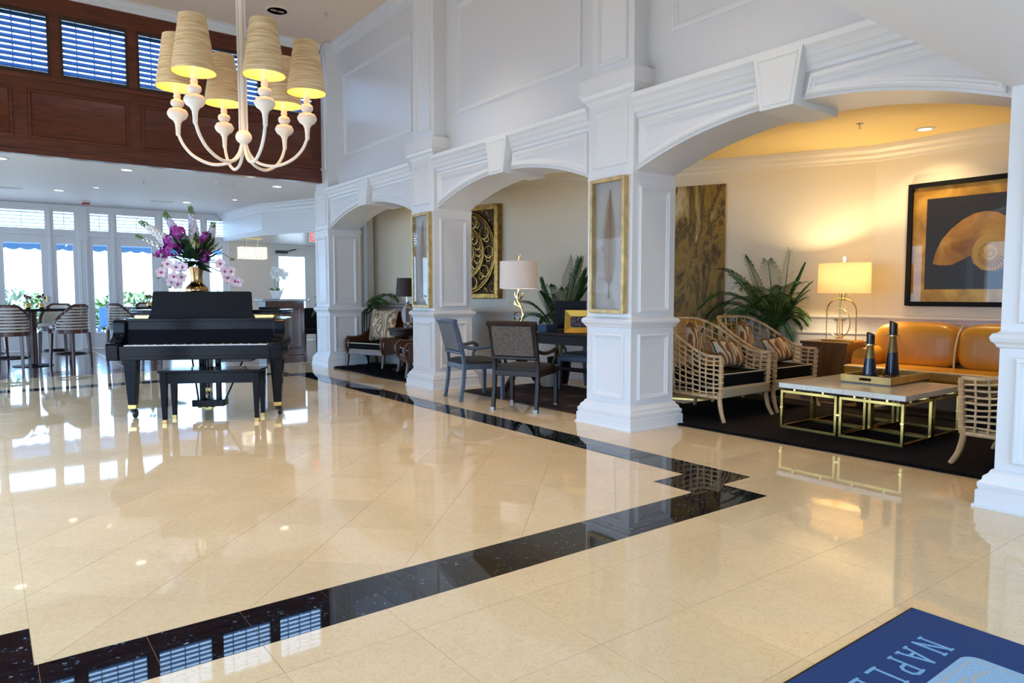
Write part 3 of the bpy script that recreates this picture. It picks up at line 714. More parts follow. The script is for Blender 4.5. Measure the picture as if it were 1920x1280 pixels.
for c in ((-.01, -.14, .64), (.145, -.11, .625)):
    mb = MB()
    for i in range(70):
        d = Vector((random.gauss(0, 1), random.gauss(0, .7) - .7, random.gauss(0, 1))).normalized(); petal(mb, c, d, (0, 0, 1), .062, .013, .3)
    obj('chrysanthemum', mb, FLY, fl)
def orchid(c, n, r=.055):
    mb = MB(); bloom(mb, c, n, r, 5, .85, .05); o = obj('orchid_bloom', mb, FLO, fl)
    obj('heart', MB().ball(Vector(c) + Vector(n) * .012, .012, 6), FLC, o)
for c in ((-.175, -.17, .41), (-.12, -.18, .41), (-.20, -.17, .32), (-.135, -.17, .315), (-.17, -.16, .245), (-.22, -.16, .27), (-.25, -.14, .44), (.217, -.16, .45), (.256, -.16, .375), (.31, -.16, .375), (.35, -.15, .28), (.28, -.15, .31), (.38, -.14, .27), (-.31, -.14, .36)):
    orchid(c, (random.uniform(-.2, .2), -1, random.uniform(-.1, .2)))
for P in ([(.05, -.1, .46), (.18, -.14, .46), (.30, -.15, .38), (.40, -.13, .25)], [(-.04, -.1, .46), (-.15, -.16, .44), (-.20, -.17, .33), (-.235, -.16, .22)], [(-.1, -.1, .48), (-.25, -.12, .50), (-.31, -.12, .40), (-.335, -.12, .31)], [(.08, -.06, .5), (.22, -.08, .56), (.30, -.08, .52), (.34, -.08, .50)]):
    o = obj('orchid_stem', MB().tube(smoothpts(P, 4), .004, 5), STEM, fl)
    obj('bud', MB().ball(P[-1], .014, 6).ball(Vector(P[-1]) * .93 + Vector((0, 0, .03)), .011, 6), GREENL, o)
lf = MB()
for i in range(150):
    th = random.uniform(0, 2 * pi); el = random.uniform(-.35, 1.1); d = Vector((cos(th) * cos(el), sin(th) * cos(el) * .8, sin(el)))
    petal(lf, Vector((0, -.02, .48)) + d * random.uniform(.02, .12), d, (0, 0, 1), random.uniform(.14, .26), .055, -.15)
obj('foliage', lf, GREEND, fl)

# ---------------------------------------------------------------- chandelier
CHX, CHY, CHZ = 1.70, 5.80, 2.40
ch = thing('chandelier', 'ivory six arm chandelier with tapered straw shades hanging over lobby', 'chandelier', (CHX, CHY, CHZ), radians(-16.3))
obj('rod', MB().tube([(0, 0, .03), (0, 0, 5.05 - CHZ)], .019, 12).tube([(.026, 0, .03), (.026, 0, 2.64)], .009, 6).tube([(-.026, 0, .03), (-.026, 0, 2.64)], .009, 6).lathe([(.07, 2.62), (.06, 2.648)], 20), IVORY, ch, smooth=True)
obj('hub', MB().ball((0, 0, 0), .062, 18, .92), IVORY, ch, smooth=True)
def shade_mat():
    m, nt, b = newmat('straw_shade'); tc = N(nt, 'ShaderNodeTexCoord'); mp = N(nt, 'ShaderNodeMapping'); mp.inputs['Scale'].default_value = (3, 3, 60)
    nt.links.new(tc.outputs['Object'], mp.inputs[0]); n = N(nt, 'ShaderNodeTexNoise'); n.inputs['Scale'].default_value = 2; n.inputs['Detail'].default_value = 5; nt.links.new(mp.outputs[0], n.inputs[0])
    o = ramp(nt, n.outputs[0], [(.3, (.48, .32, .14)), (.55, (.76, .58, .34)), (.75, (.84, .70, .48))]); nt.links.new(o, b.inputs['Base Color']); b.inputs['Roughness'].default_value = .6
    return m
STRAW = shade_mat(); SHIN = mat('gold_shade_lining', (.85, .60, .14), .5)
BULB = mat('warm_bulb', (1, .8, .5), .4, emit=(1, .74, .36), es=14)
RR = .49
for k in range(6):
    th = radians(-12 + 60 * k); dx, dy = cos(th), sin(th)
    a = obj('arm', MB().tube([Vector((dx * p[0], dy * p[0], p[1])) for p in smoothpts([(.015, -.05, 0), (.04, -.13, 0), (.11, -.20, 0), (.24, -.22, 0), (.37, -.165, 0), (.45, -.08, 0), (RR, .01, 0)], 4)], .0125, 8), IVORY, ch, smooth=True)
    c = (dx * RR, dy * RR, -.005)
    obj('turned_stem', MB().lathe([(.014, 0), (.017, .01), (.018, .05), (.022, .09), (.034, .115), (.062, .135), (.076, .16), (.076, .175), (.062, .20), (.035, .212), (.03, .218), (.045, .232), (.05, .25), (.045, .268), (.026, .28), (.022, .285), (.028, .30), (.022, .315), (.028, .33), (.022, .345), (.018, .39)], 18, c), IVORY, a, smooth=True, angle=60)
    s = obj('lamp_shade', MB().lathe([(.154, .365), (.092, .765), (.089, .765), (.151, .366)], 28, c, cap=False), STRAW, a, smooth=True, angle=60)
    obj('lining', MB().lathe([(.149, .368), (.087, .76)], 28, c, cap=False), SHIN, s, smooth=True)
    # lit bulb
    obj('bulb', MB().ball((c[0], c[1], c[2] + .44), .022, 10, 1.5), BULB, s, smooth=True)
    point('chandelier_bulb', (c[0], c[1], c[2] + .50), 4.0, (1, .66, .26), .03, ch)

# ---------------------------------------------------------------- feather pictures on the columns
FEATH = mat('gold_feather', (.30, .17, .07), .6)
for cy, lab in ((COLY[1], 'tall gold framed feather picture on the column beside the desk'), (COLY[2], 'tall gold framed feather picture on the column beside the blue chair')):
    t = thing('feather_picture', lab, 'picture', (FX, cy - .015, 0), 0, 'feather pictures on the columns')
    y0, y1, z0, z1, dp = -.21, .21, .995, 2.15, .055
    M = lambda u, v, h: (-h, u, v)
    fr = MB()
    fr.box((y0, z0, 0), (y0 + .032, z1, dp), M).box((y1 - .032, z0, 0), (y1, z1, dp), M).box((y0 + .032, z0, 0), (y1 - .032, z0 + .032, dp), M).box((y0 + .032, z1 - .032, 0), (y1 - .032, z1, dp), M)
    obj('frame', fr, GOLD, t, bevel=.003)
    obj('backing', MB().box((y0 + .032, z0 + .032, .001), (y1 - .032, z1 - .032, .008), M), mat('grey_linen', (.42, .41, .39), .8), t)
    obj('glass', MB().box((y0 + .032, z0 + .032, .044), (y1 - .032, z1 - .032, .047), M), PGLASS, t)
    ft = MB().tube([(-.018, .0, 1.12), (-.02, .005, 1.5), (-.018, -.01, 2.05)], .0035, 5)
    for i in range(58):
        f_ = i / 57; zz = 1.24 + .78 * f_; L = .118 * (sin(pi * min(1, .10 + f_ * .9)) ** .6) * (1.05 - .55 * f_)
        for s in (-1, 1):
            L2 = L * random.uniform(.8, 1.08); w_ = .0035; xx = -.018 - .004 * random.random()
            a0, a1, a2 = (0, zz), (s * L2 * .55, zz + L2 * .42), (s * L2, zz + L2 * 1.05)
            ft.add([(xx, a0[0], a0[1] - w_), (xx, a1[0], a1[1] - w_), (xx, a2[0], a2[1]), (xx, a1[0], a1[1] + w_), (xx, a0[0], a0[1] + w_)], [(0, 1, 3, 4), (1, 2, 3)])
    obj('feather', ft, FEATH, t)

# ---------------------------------------------------------------- lounge: rugs
def pile(mb, poly, n, h, seed=1, lean=.5, w=.004):
    random.seed(seed); xs = [p[0] for p in poly]; ys = [p[1] for p in poly]
    def inside(x, y):
        c = False
        for i in range(len(poly)):
            (x1, y1), (x2, y2) = poly[i - 1], poly[i]
            if (y1 > y) != (y2 > y) and x < (x2 - x1) * (y - y1) / (y2 - y1) + x1: c = not c
        return c
    k = 0
    while k < n:
        x = random.uniform(min(xs), max(xs)); y = random.uniform(min(ys), max(ys))
        if not inside(x, y): continue
        k += 1; a = random.uniform(0, 2 * pi); hh = h * random.uniform(.6, 1.2); lx = cos(a) * hh * lean; ly = sin(a) * hh * lean
        mb.add([(x - w * sin(a), y + w * cos(a), .012), (x + w * sin(a), y - w * cos(a), .012), (x + lx, y + ly, .012 + hh)], [(0, 1, 2)])
    return mb
LR = [(5.0, 1.0), (5.0, 1.53), (4.945, 1.54), (4.87, 4.03), (4.99, 4.035), (4.99, 4.74), (7.05, 4.74), (7.05, 1.0)]
rg = obj('rug', MB().prism(LR, .0, .016), RUGB, bevel=.004); tag(rg, 'dark brown black rug under the marble coffee table', 'rug')
pm = pile(MB(), LR, 9000, .008, 2)
EDG = [(4.935, 1.54), (4.862, 4.03), (4.89, 4.03), (4.965, 1.54)]
pile(pm, EDG, 5000, .010, 4, .9)
tag(obj('pile', pm, RUGB, rg), kind='stuff')
# hide rug in the first bay
random.seed(5)
HR0 = [(4.34, 10.42), (4.36, 9.6), (4.34, 8.9), (4.39, 8.12), (4.8, 8.0), (5.3, 8.1), (5.45, 9.0), (5.35, 10.0), (5.1, 10.55), (4.97, 10.72), (4.97, 10.47), (4.6, 10.46)]
HR = [(x + random.uniform(-.02, .02), y) for x, y in HR0]
hr = obj('hide_rug', MB().prism(HR, 0, .018), RUGK, bevel=.005); tag(hr, 'black shaggy rug under the dark wood armchairs', 'rug')
tag(obj('pile', pile(MB(), HR, 14000, .03, 6, 1.0, .006), RUGK, hr), kind='stuff')
def medallion():
    m, nt, b = newmat('maroon_medallion_rug'); tc = N(nt, 'ShaderNodeTexCoord'); mp = N(nt, 'ShaderNodeMapping'); mp.inputs['Scale'].default_value = (1, 1, 0)
    nt.links.new(tc.outputs['Object'], mp.inputs[0]); v = N(nt, 'ShaderNodeTexVoronoi'); v.inputs['Scale'].default_value = 1.9; v.inputs['Randomness'].default_value = .25; nt.links.new(mp.outputs[0], v.inputs[0])
    n = N(nt, 'ShaderNodeTexNoise'); n.inputs['Scale'].default_value = 26; nt.links.new(mp.outputs[0], n.inputs[0])
    ad = N(nt, 'ShaderNodeMath', operation='MULTIPLY_ADD'); nt.links.new(n.outputs[0], ad.inputs[0]); ad.inputs[1].default_value = .35; nt.links.new(v.outputs['Distance'], ad.inputs[2])
    o = ramp(nt, ad.outputs[0], [(.28, (.10, .065, .055)), (.34, (.030, .008, .008)), (.40, (.09, .055, .05)), (.45, (.026, .008, .008))]); nt.links.new(o, b.inputs['Base Color']); b.inputs['Roughness'].default_value = .95
    return m
dr = obj('rug', MB().box((4.53, 4.78, 0), (5.85, 7.03, .012)), medallion(), bevel=.003); tag(dr, 'dark maroon medallion rug under the writing desk', 'rug')
def superq(mb, c, d, e=.35, e2=None, nu=28, nv=14):
    e2 = e2 or e
    def p(x, k): return math.copysign(abs(x) ** k, x)
    def f(u, v):
        a = 2 * pi * u; b = -pi / 2 + pi * v
        return (c[0] + d[0] * p(cos(b), e2) * p(cos(a), e), c[1] + d[1] * p(cos(b), e2) * p(sin(a), e), c[2] + d[2] * p(sin(b), e2))
    return mb.grid(f, nu, nv, True)
# ---------------------------------------------------------------- rattan barrel chairs
def rpath(s):            # s in 0..1 along the U from front left post to front right post
    hw, st = .355, .44; L = 2 * st + pi * hw; d = s * L
    if d < st: return (-hw, -.36 + d)
    if d > L - st: return (hw, -.36 + (L - d))
    a = pi - (d - st) / hw; return (hw * cos(a), -.36 + st + hw * sin(a))
def rim(s):
    k = min(s, 1 - s) / .5; t = min(max((k - .10) / .72, 0), 1); t = t * t * (3 - 2 * t); return .585 + .315 * t
def shell(s, t, out=0):
    x, y = rpath(s); z = .215 + (rim(s) - .215) * t; k = 1 + .10 * (z - .215) + out
    if t > .97 and .2 < s < .8: k += .01
    return Vector((x * k, (y + .1) * k - .1, z))
rc = thing('rattan_chair', 'woven rattan tub chair next to the white column', 'chair', (5.575, 4.20, .016), 0, 'woven rattan tub chairs')
NV = 27
random.seed(11)
for i in range(NV):
    s = i / (NV - 1); wob = random.uniform(-.006, .006)
    for tw in ((0, .006),) if i in (0, NV - 1) else ((-.006, .006),):
        pts = [shell(min(max(s + wob * sin(3 * t), 0), 1), t, .012 * (1 if int(t * 9) % 2 else -1) * .5) for t in [k / 9 for k in range(10)]]
        obj('cane_strand', MB().tube(pts, .0078, 6), RATTAN, rc, smooth=True)
for j in range(1, 9):
    t = j / 9
    pts = [shell(s, t + .01 * sin(s * 40 + j), .012 if k % 2 else 0) for k, s in enumerate([i / 52 for i in range(53)])]
    obj('cane_strand', MB().tube(pts, .0075, 6), RATTAN, rc, smooth=True)
obj('top_rail', MB().tube([shell(i / 48, 1) for i in range(49)], .0135, 8), RATTAN, rc, smooth=True)
obj('bottom_rail', MB().tube([shell(i / 48, 0) for i in range(49)], .016, 8), RATTAN, rc, smooth=True)
for s in (-1, 1):
    p0 = shell(0 if s < 0 else 1, 1); p1 = shell(0 if s < 0 else 1, 0)
    obj('front_post', MB().tube([p0, (p0 + p1) / 2, p1], .021, 8), RATTANL, rc, smooth=True)
    o = MB()
    for k in range(7): q = p0 + (p1 - p0) * (k + .6) / 7.4; o.lathe([(.022, -.006), (.027, 0), (.022, .006)], 8, q)
    obj('cane_wrap', o, RATTAN, rc, smooth=True)
    obj('leg', MB().tube(smoothpts([(s * .355, -.35, .26), (s * .355, -.352, .18), (s * .36, -.375, .08), (s * .372, -.415, 0)], 3), [.022] * 3 + [.021] * 3 + [.019] * 3 + [.017], 8), RATTANL, rc, smooth=True)
    obj('leg', MB().tube(smoothpts([(s * .22, .34, .26), (s * .24, .37, .14), (s * .27, .42, 0)], 3), .018, 8), RATTANL, rc, smooth=True)
obj('seat_rail', MB().box((-.355, -.385, .215), (.355, -.35, .305)), mat('wrapped_pale_cane', (.50, .40, .25), .6, var=.2, vscale=40, stretch=(30, 1, 1)), rc, bevel=.012)
sd = MB().prism([(x * .95, (y) * .95) for x, y in [rpath(i / 24) for i in range(25)]], .215, .24)
obj('seat_base', sd, RATTANL, rc)
cu = [(x * .94, y * .94 - .012) for x, y in [rpath(i / 24) for i in range(25)]]
ck = obj('seat_cushion', MB().prism(cu, .30, .425), BLACKF, rc, bevel=.025, seg=3)
obj('piping', MB().tube([(x, y, .422) for x, y in off_poly(ccw(cu), .006)], .005, 5, closed=True).tube([(x, y, .303) for x, y in off_poly(ccw(cu), .006)], .005, 5, closed=True), PIPING, ck)
obj('cushion_support', MB().prism([(x * .9, y * .9) for x, y in cu], .24, .30), BLACKF, ck)
r2 = copy_tree(rc); r2.location = (6.435, 4.22, .016); r2['label'] = 'woven rattan tub chair in front of the tall palm'
r3 = copy_tree(rc); r3.location = (5.557, 1.54, .016); r3.rotation_euler = (0, 0, pi); r3['label'] = 'woven rattan tub chair half hidden by the right column'
GP = 'zebra pillows on the rattan chairs'
pillow('zebra print pillow lying on the seat of the rattan chair next to the column', .46, .27, .15, ZEBRA, (5.70, 4.12, .585), radians(-25), radians(4), radians(8), GP, BLACKF)
pillow('zebra print pillow at the back of the rattan chair next to the column', .38, .38, .12, ZEBRA, (5.56, 4.40, .66), radians(-18), radians(40), radians(15), GP)
pillow('zebra print pillow lying on the seat of the rattan chair before the palm', .46, .27, .15, ZEBRA, (6.56, 4.14, .585), radians(-25), radians(-3), radians(6), GP, BLACKF)
pillow('zebra print pillow at the back of the rattan chair before the palm', .38, .38, .12, ZEBRA, (6.43, 4.42, .66), radians(-18), radians(38), radians(12), GP)
pillow('grey zebra pillow in the rattan chair half hidden by the right column', .42, .30, .14, mat('grey_zebra', (.36, .33, .30), .8, var=.6, vscale=14), (5.55, 1.62, .60), radians(18), 0, radians(-8), GP)

# ---------------------------------------------------------------- marble coffee table
ct = thing('coffee_table', 'square white marble coffee table on brass cube frames', 'coffee table', (5.94, 2.88, .016))
obj('top', MB().box((-.515, -.52, .345), (.515, .52, .388)), TOPM, ct, bevel=.003)
cube = MB(); a = .238; t = .011
for sx in (-1, 1):
    for sy in (-1, 1): cube.box((sx * a - t, sy * a - t, 0), (sx * a + t, sy * a + t, .325))
for z in (.011, .314):
    for s in (-1, 1):
        cube.box((-a + t, s * a - t, z - t), (a - t, s * a + t, z + t)); cube.box((s * a - t, -a + t, z - t), (s * a + t, a - t, z + t))
cm = cube.mesh('brass_cube'); cm.materials.append(ABRASS)
for sx in (-1, 1):
    for sy in (-1, 1):
        o = obj('frame', cm, None, ct, bevel=.002); o.location = (sx * .258, sy * .258, 0)
for (x, y, dx, dy) in ((-.496, 0, .03, .045), (.496, 0, .03, .045), (0, -.496, .045, .03), (0, .496, .045, .03), (-.496, -.496, .03, .03), (.496, -.496, .03, .03), (-.496, .496, .03, .03), (.496, .496, .03, .03)):
    obj('clip', MB().cbox((x, y, .175), (dx, dy, .022)), BRASS, ct, bevel=.003)
for k in (-.38, -.13, .13, .38):
    for s in (-1, 1):
        obj('peg', MB().box((s * .496 - .008, k - .008, .32), (s * .496 + .008, k + .008, .346)), BRASS, ct); obj('peg', MB().box((k - .008, s * .496 - .008, .32), (k + .008, s * .496 + .008, .346)), BRASS, ct)
obj('under_top', MB().box((-.47, -.47, .334), (.47, .47, .346)), DARKW, ct)
ty = thing('serving_tray', 'gold wooden tray with cut-out handles on the marble coffee table', 'tray', (6.24, 2.89, .404))
TRAYM = mat('gilt_tray_wood', (.60, .38, .12), .42, .35, var=.18, vscale=9)
obj('bottom', MB().box((-.36, -.21, 0), (.36, .21, .012)), BROWNW, ty)
obj('side', MB().box((-.36, -.21, .012), (.36, -.195, .07)), TRAYM, ty, bevel=.002); obj('side', MB().box((-.36, .195, .012), (.36, .21, .07)), TRAYM, ty, bevel=.002)
for s in (-1, 1):
    x0, x1 = sorted((s * .36, s * .345)); e = MB().box((x0, -.195, .012), (x1, -.05, .07)).box((x0, .05, .012), (x1, .195, .07)).box((x0, -.05, .012), (x1, .05, .028)).box((x0, -.05, .052), (x1, .05, .07))
    obj('handle_end', e, TRAYM, ty)
NAVY = mat('navy_glaze', (.012, .02, .055), .15, coat=.5); OLIVE = mat('bronze_glaze', (.30, .21, .075), .3, .6)
CAND = mat('black_wax', (.008, .009, .016), .2, coat=.4)
def candle(x, y, z0, hp, ht, l1, l2):
    h_ = hp - z0; t_ = thing('candle_holder', l1, 'candle holder', (x, y, z0), 0, 'conical candle holders on the tray')
    obj('base', MB().lathe([(.0, 0), (.062, 0), (.062, .004), (.062 - .036 * .6, h_ * .6)], 28), NAVY, t_, smooth=True, angle=50)
    obj('neck', MB().lathe([(.0404, h_ * .6), (.027, h_ * .93), (.024, h_ - .012)], 28), OLIVE, t_, smooth=True)
    obj('drip_plate', MB().lathe([(.02, h_ - .014), (.05, h_ - .010), (.05, h_), (0.001, h_)], 28), BRASS, t_, smooth=True, angle=40)
    c = MB().lathe([(.033, 0), (.033, ht - .03)], 24)
    n = len(c.v); c.v = [(p[0], p[1], p[2] if p[2] < .01 else ht - .016 + p[1] * .45) for p in c.v]
    c.rings([(p[0], p[1]) for p in c.v[24:48]], [(0, 0), (0, 0)]) if False else None
    o = obj('candle', c, CAND, smooth=True, angle=40); o.location = (x, y, hp); tag(o, l2, 'candle', 'slanted black candles')
candle(6.13, 2.975, .416, .728, .105, 'shorter conical candle holder of navy and bronze on tray', 'black slanted candle on the shorter conical holder')
candle(6.40, 2.91, .416, .80, .125, 'taller conical candle holder of navy and bronze on tray', 'black slanted candle on the taller conical holder')
ds = MB().lathe([(.0, 0), (.05, .002), (.10, .02), (.125, .032), (.12, .034), (.09, .022), (0.0, .010)], 24)
for k in range(9): a_ = k * .7; ds.ball((.06 * cos(a_), .06 * sin(a_), .026), .022, 6, .7)
o = obj('decorative_dish', ds, mat('tortoiseshell', (.07, .035, .015), .15, coat=.5, var=.8, vscale=40), smooth=True); o.location = (6.28, 2.83, .416); tag(o, 'dark brown shell dish lying between the candle holders', 'dish')

# ---------------------------------------------------------------- sofa
sf = thing('sofa', 'amber leather two seat sofa with cream piping against the lounge wall', 'sofa', (7.48, 2.82, .0))
obj('base', MB().box((-.36, -.84, .06), (.42, .84, .33)), mat('brown_leather', (.10, .045, .014), .45), sf, bevel=.02, seg=3)
obj('frame_back', MB().box((.22, -.86, .06), (.44, .86, .72)), LEATHER, sf, bevel=.06, seg=4)
for k, s in enumerate((1, -1)):
    c = superq(MB(), (.16, s * .40, .64), (.15, .405, .235), .35, .55, 36, 18)
    c.v = [(x - .05 * (z - .64) * -1.2, y, z) for x, y, z in c.v]
    b = obj('back_cushion', c, LEATHER, sf, smooth=True, angle=80)
obj('back_piping', MB().tube(smoothpts([(-.02, -.002, .44), (-.02, -.003, .55), (.02, -.004, .70), (.08, -.005, .80), (.17, -.005, .85)], 3), .008, 6), PIPING, sf, smooth=True)
for s in (-1, 1):
    am = MB().tube(smoothpts([(-.26, s * .77, .50), (-.05, s * .77, .51), (.12, s * .77, .55), (.25, s * .76, .66), (.30, s * .75, .74)], 4), [.105] * 17, 14)
    am.box((-.30, s * .77 - .085, .1), (.3, s * .77 + .085, .50))
    obj('arm', am, LEATHER, sf, smooth=True, angle=60)
st = obj('seat_cushion', MB().prism([(-.42, -.88), (-.42, .88), (-.31, .88), (-.31, .68), (.10, .68), (.10, -.68), (-.31, -.68), (-.31, -.88)], .33, .44), LEATHER, sf, bevel=.03, seg=4)
obj('piping', MB().tube([(-.418, -.87, .425), (-.418, .0, .425), (-.418, .87, .425), (-.32, .878, .43)], .006, 6), PIPING, st)
for y in (-.75, .75):
    for x in (-.3, .36): obj('foot', MB().taper((x, y, .08), .06, .06, (x, y, 0), .045, .045), DARKW, sf)

# ---------------------------------------------------------------- side table, lamp, hourglass
sdt = thing('side_table', 'walnut cube side table beside the amber sofa', 'side table', (7.47, 4.03, 0))
obj('body', MB().box((-.21, -.26, .0), (.21, .25, .615)), WALNUT, sdt, bevel=.003)
obj('top', MB().box((-.225, -.275, .615), (.225, .265, .645)), WALNUT, sdt, bevel=.003)
LAMPSH = mat('linen_lamp_shade', (.80, .66, .42), .8)
LAMPSH.node_tree.nodes['Principled BSDF'].inputs['Transmission Weight'].default_value = 0
def translucent(name, col, t=.5):
    m = bpy.data.materials.new(name); m.use_nodes = True; nt = m.node_tree; nt.nodes.remove(nt.nodes['Principled BSDF'])
    d = N(nt, 'ShaderNodeBsdfDiffuse'); d.inputs[0].default_value = (*col, 1); tr = N(nt, 'ShaderNodeBsdfTranslucent'); tr.inputs[0].default_value = (*col, 1)
    mx = N(nt, 'ShaderNodeMixShader'); mx.inputs[0].default_value = t
    nt.links.new(d.outputs[0], mx.inputs[1]); nt.links.new(tr.outputs[0], mx.inputs[2]); nt.links.new(mx.outputs[0], nt.nodes['Material Output'].inputs[0]); return m
LINEN = translucent('lit_linen_shade', (.84, .76, .58), .45); WSHADE = translucent('white_drum_shade', (.80, .76, .74), .25); DSHADE = mat('dark_lamp_shade', (.03, .012, .01), .6)
tl = thing('table_lamp', 'brass arched table lamp with lit oval linen shade beside sofa', 'lamp', (7.48, 3.94, .645))
obj('base', MB().box((-.10, -.185, 0), (.10, .185, .02)), BRASS, tl, bevel=.003)
def archrod(x, w, h, ry): return [(x, -w, .02), (x, -w, h - ry)] + [(x, -w * cos(pi * k / 10), h - ry + ry * sin(pi * k / 10)) for k in range(1, 10)] + [(x, w, h - ry), (x, w, .02)]
obj('arch', MB().tube(archrod(-.03, .165, .47, .14), .0065, 6), BRASS, tl, smooth=True)
obj('stem', MB().tube([(-.04, .01, .02), (-.04, .01, .56)], .008, 8).tube([(.0, 0, .44), (0, 0, .56)], .02, 8), BRASS, tl, smooth=True)
obj('ring', MB().tube([(-.035, .02 + .12 * cos(radians(a_)), .20 + .16 * sin(radians(a_))) for a_ in range(60, 311, 10)], .006, 6).tube([(-.04, -.05 + .03 * cos(radians(a_)), .34 + .03 * sin(radians(a_))) for a_ in range(-120, 121, 20)], .005, 6), BRASS, tl, smooth=True)
o = MB()
for y in (-.12, -.07, -.02, .05, .11): o.tube([(0, y, .50), (0, y, .54)], .005, 5)
obj('shade_pegs', o, BRASS, tl)
sh = obj('lamp_shade', MB().lathe([(.29, .525), (.285, .85), (.281, .85), (.286, .525)], 40, (0, 0, 0), .48, 1, False), LINEN, tl, smooth=True, angle=60)
obj('finial', MB().lathe([(.006, .85), (.008, .88), (.016, .895), (.014, .915), (.0, .925)], 12), mat('crystal_finial', (.9, .85, .7), .1, emit=(1, .85, .55), es=1.2), tl, smooth=True)
obj('bulb', MB().ball((0, -.06, .67), .03, 10, 1.3).ball((0, .09, .66), .03, 10, 1.3), BULB, tl, smooth=True)
point('sofa_lamp_bulb', (0, -.10, .69), 30, WARM, .04, tl); point('sofa_lamp_bulb', (0, .08, .70), 18, WARM, .04, tl)
hg = thing('hourglass', 'small glass hourglass standing behind the brass lamp', 'hourglass', (7.63, 4.05, .645))
obj('bulb_glass', MB().lathe([(.045, .02), (.05, .05), (.035, .09), (.006, .12), (.035, .15), (.05, .19), (.045, .22)], 18), GLASSP, hg, smooth=True)
obj('stand', MB().lathe([(.06, 0), (.06, .018)], 18).lathe([(.06, .22), (.06, .235)], 18).tube([(.055, 0, .01), (.055, 0, .23)], .005, 5).tube([(-.055, 0, .01), (-.055, 0, .23)], .005, 5), BRASS, hg)

# ---------------------------------------------------------------- pictures of the lounge
nx = thing('nautilus_picture', 'large nautilus shell print in black and gold frame above the sofa', 'picture', (8.0, 0, 0))
Mx = lambda u, v, h: (-h, u, v)
y0, y1, z0, z1 = 2.0, 3.515, 1.035, 2.325
fr = MB()
for a_, b_ in (((y0, z0, 0), (y0 + .045, z1, .05)), ((y1 - .045, z0, 0), (y1, z1, .05)), ((y0 + .045, z0, 0), (y1 - .045, z0 + .045, .05)), ((y0 + .045, z1 - .045, 0), (y1 - .045, z1, .05))): fr.box(a_, b_, Mx)
obj('frame', fr, BLACKS, nx, bevel=.004)
def goldmat():
    m, nt, b = newmat('mottled_gold_mat'); tc = N(nt, 'ShaderNodeTexCoord'); n = N(nt, 'ShaderNodeTexNoise'); n.inputs['Scale'].default_value = 3.5; n.inputs['Detail'].default_value = 6; n.inputs['Distortion'].default_value = 1
    nt.links.new(tc.outputs['Object'], n.inputs[0]); o = ramp(nt, n.outputs[0], [(.3, (.26, .11, .015)), (.5, (.50, .25, .03)), (.7, (.72, .42, .07))]); nt.links.new(o, b.inputs['Base Color']); b.inputs['Roughness'].default_value = .35; b.inputs['Metallic'].default_value = .25
    return m
obj('mat_board', MB().box((y0 + .045, z0 + .045, .004), (y1 - .045, z1 - .045, .012), Mx), goldmat(), nx)
obj('print_ground', MB().box((y0 + .18, z0 + .175, .012), (y1 - .18, z1 - .17, .0135), Mx), mat('black_print', (.012, .010, .009), .4), nx)
OUT = [(3.259, 1.48), (3.232, 1.601), (3.181, 1.719), (3.096, 1.827), (2.992, 1.913), (2.889, 1.968), (2.787, 1.984), (2.686, 1.965), (2.58, 1.90), (2.50, 1.80), (2.46, 1.66), (2.48, 1.52), (2.56, 1.42), (2.68, 1.385), (2.80, 1.40), (2.88, 1.47), (2.904, 1.55), (2.956, 1.523), (3.019, 1.49), (3.072, 1.462), (3.137, 1.456), (3.21, 1.462)]
def shellmat():
    m, nt, b = newmat('golden_shell_print'); tc = N(nt, 'ShaderNodeTexCoord'); n = N(nt, 'ShaderNodeTexNoise'); n.inputs['Scale'].default_value = 2.6; n.inputs['Detail'].default_value = 4; n.inputs['Distortion'].default_value = 1.5
    nt.links.new(tc.outputs['Object'], n.inputs[0]); o = ramp(nt, n.outputs[0], [(.3, (.24, .09, .012)), (.5, (.48, .24, .03)), (.7, (.62, .38, .08))]); nt.links.new(o, b.inputs['Base Color']); b.inputs['Roughness'].default_value = .45
    return m
so = obj('shell_print', MB().prism(OUT, .0135, .0142, Mx), shellmat(), nx)
cy_, cz_ = 2.735, 1.577
obj('spiral_print', MB().prism([(cy_ + .158 * cos(2 * pi * k / 40), cz_ + .185 * sin(2 * pi * k / 40)) for k in range(40)], .0142, .0148, Mx), mat('pale_gold_print', (.58, .35, .06), .45), so)
sp = MB()
for k in range(22):
    th = -2.9 + k * .20
    def q(r, a_): return (cy_ + r * cos(a_) * .86, cz_ + r * sin(a_))
    r0, r1 = .085, .175 - .004 * k; w0 = .035
    pl = [q(r0, th), q((r0 + r1) / 2, th + .16), q(r1, th + .22), q(r1, th + .22 + w0 * 1.8), q((r0 + r1) / 2, th + .16 + w0 * 1.6), q(r0, th + w0)]
    sp.prism(pl, .0148, .0152, Mx)
obj('chamber_print', sp, mat('dark_umber_print', (.055, .022, .006), .5), so)
obj('eye_print', MB().prism([(cy_ + .065 * cos(2 * pi * k / 30), cz_ + .075 * sin(2 * pi * k / 30)) for k in range(30)], .0152, .0156, Mx), mat('light_gold_print', (.74, .52, .17), .5), so)
obj('spiral_line_print', MB().tube([(-.0157, cy_ + (.006 + .0085 * a_) * cos(a_ * 1.0), cz_ + (.006 + .0092 * a_) * sin(a_ * 1.0)) for a_ in [k * .35 for k in range(20)]], .003, 4), mat('umber_line', (.30, .15, .03), .5), so)
obj('glass', MB().box((y0 + .045, z0 + .045, .030), (y1 - .045, z1 - .045, .033), Mx), PGLASS, nx)
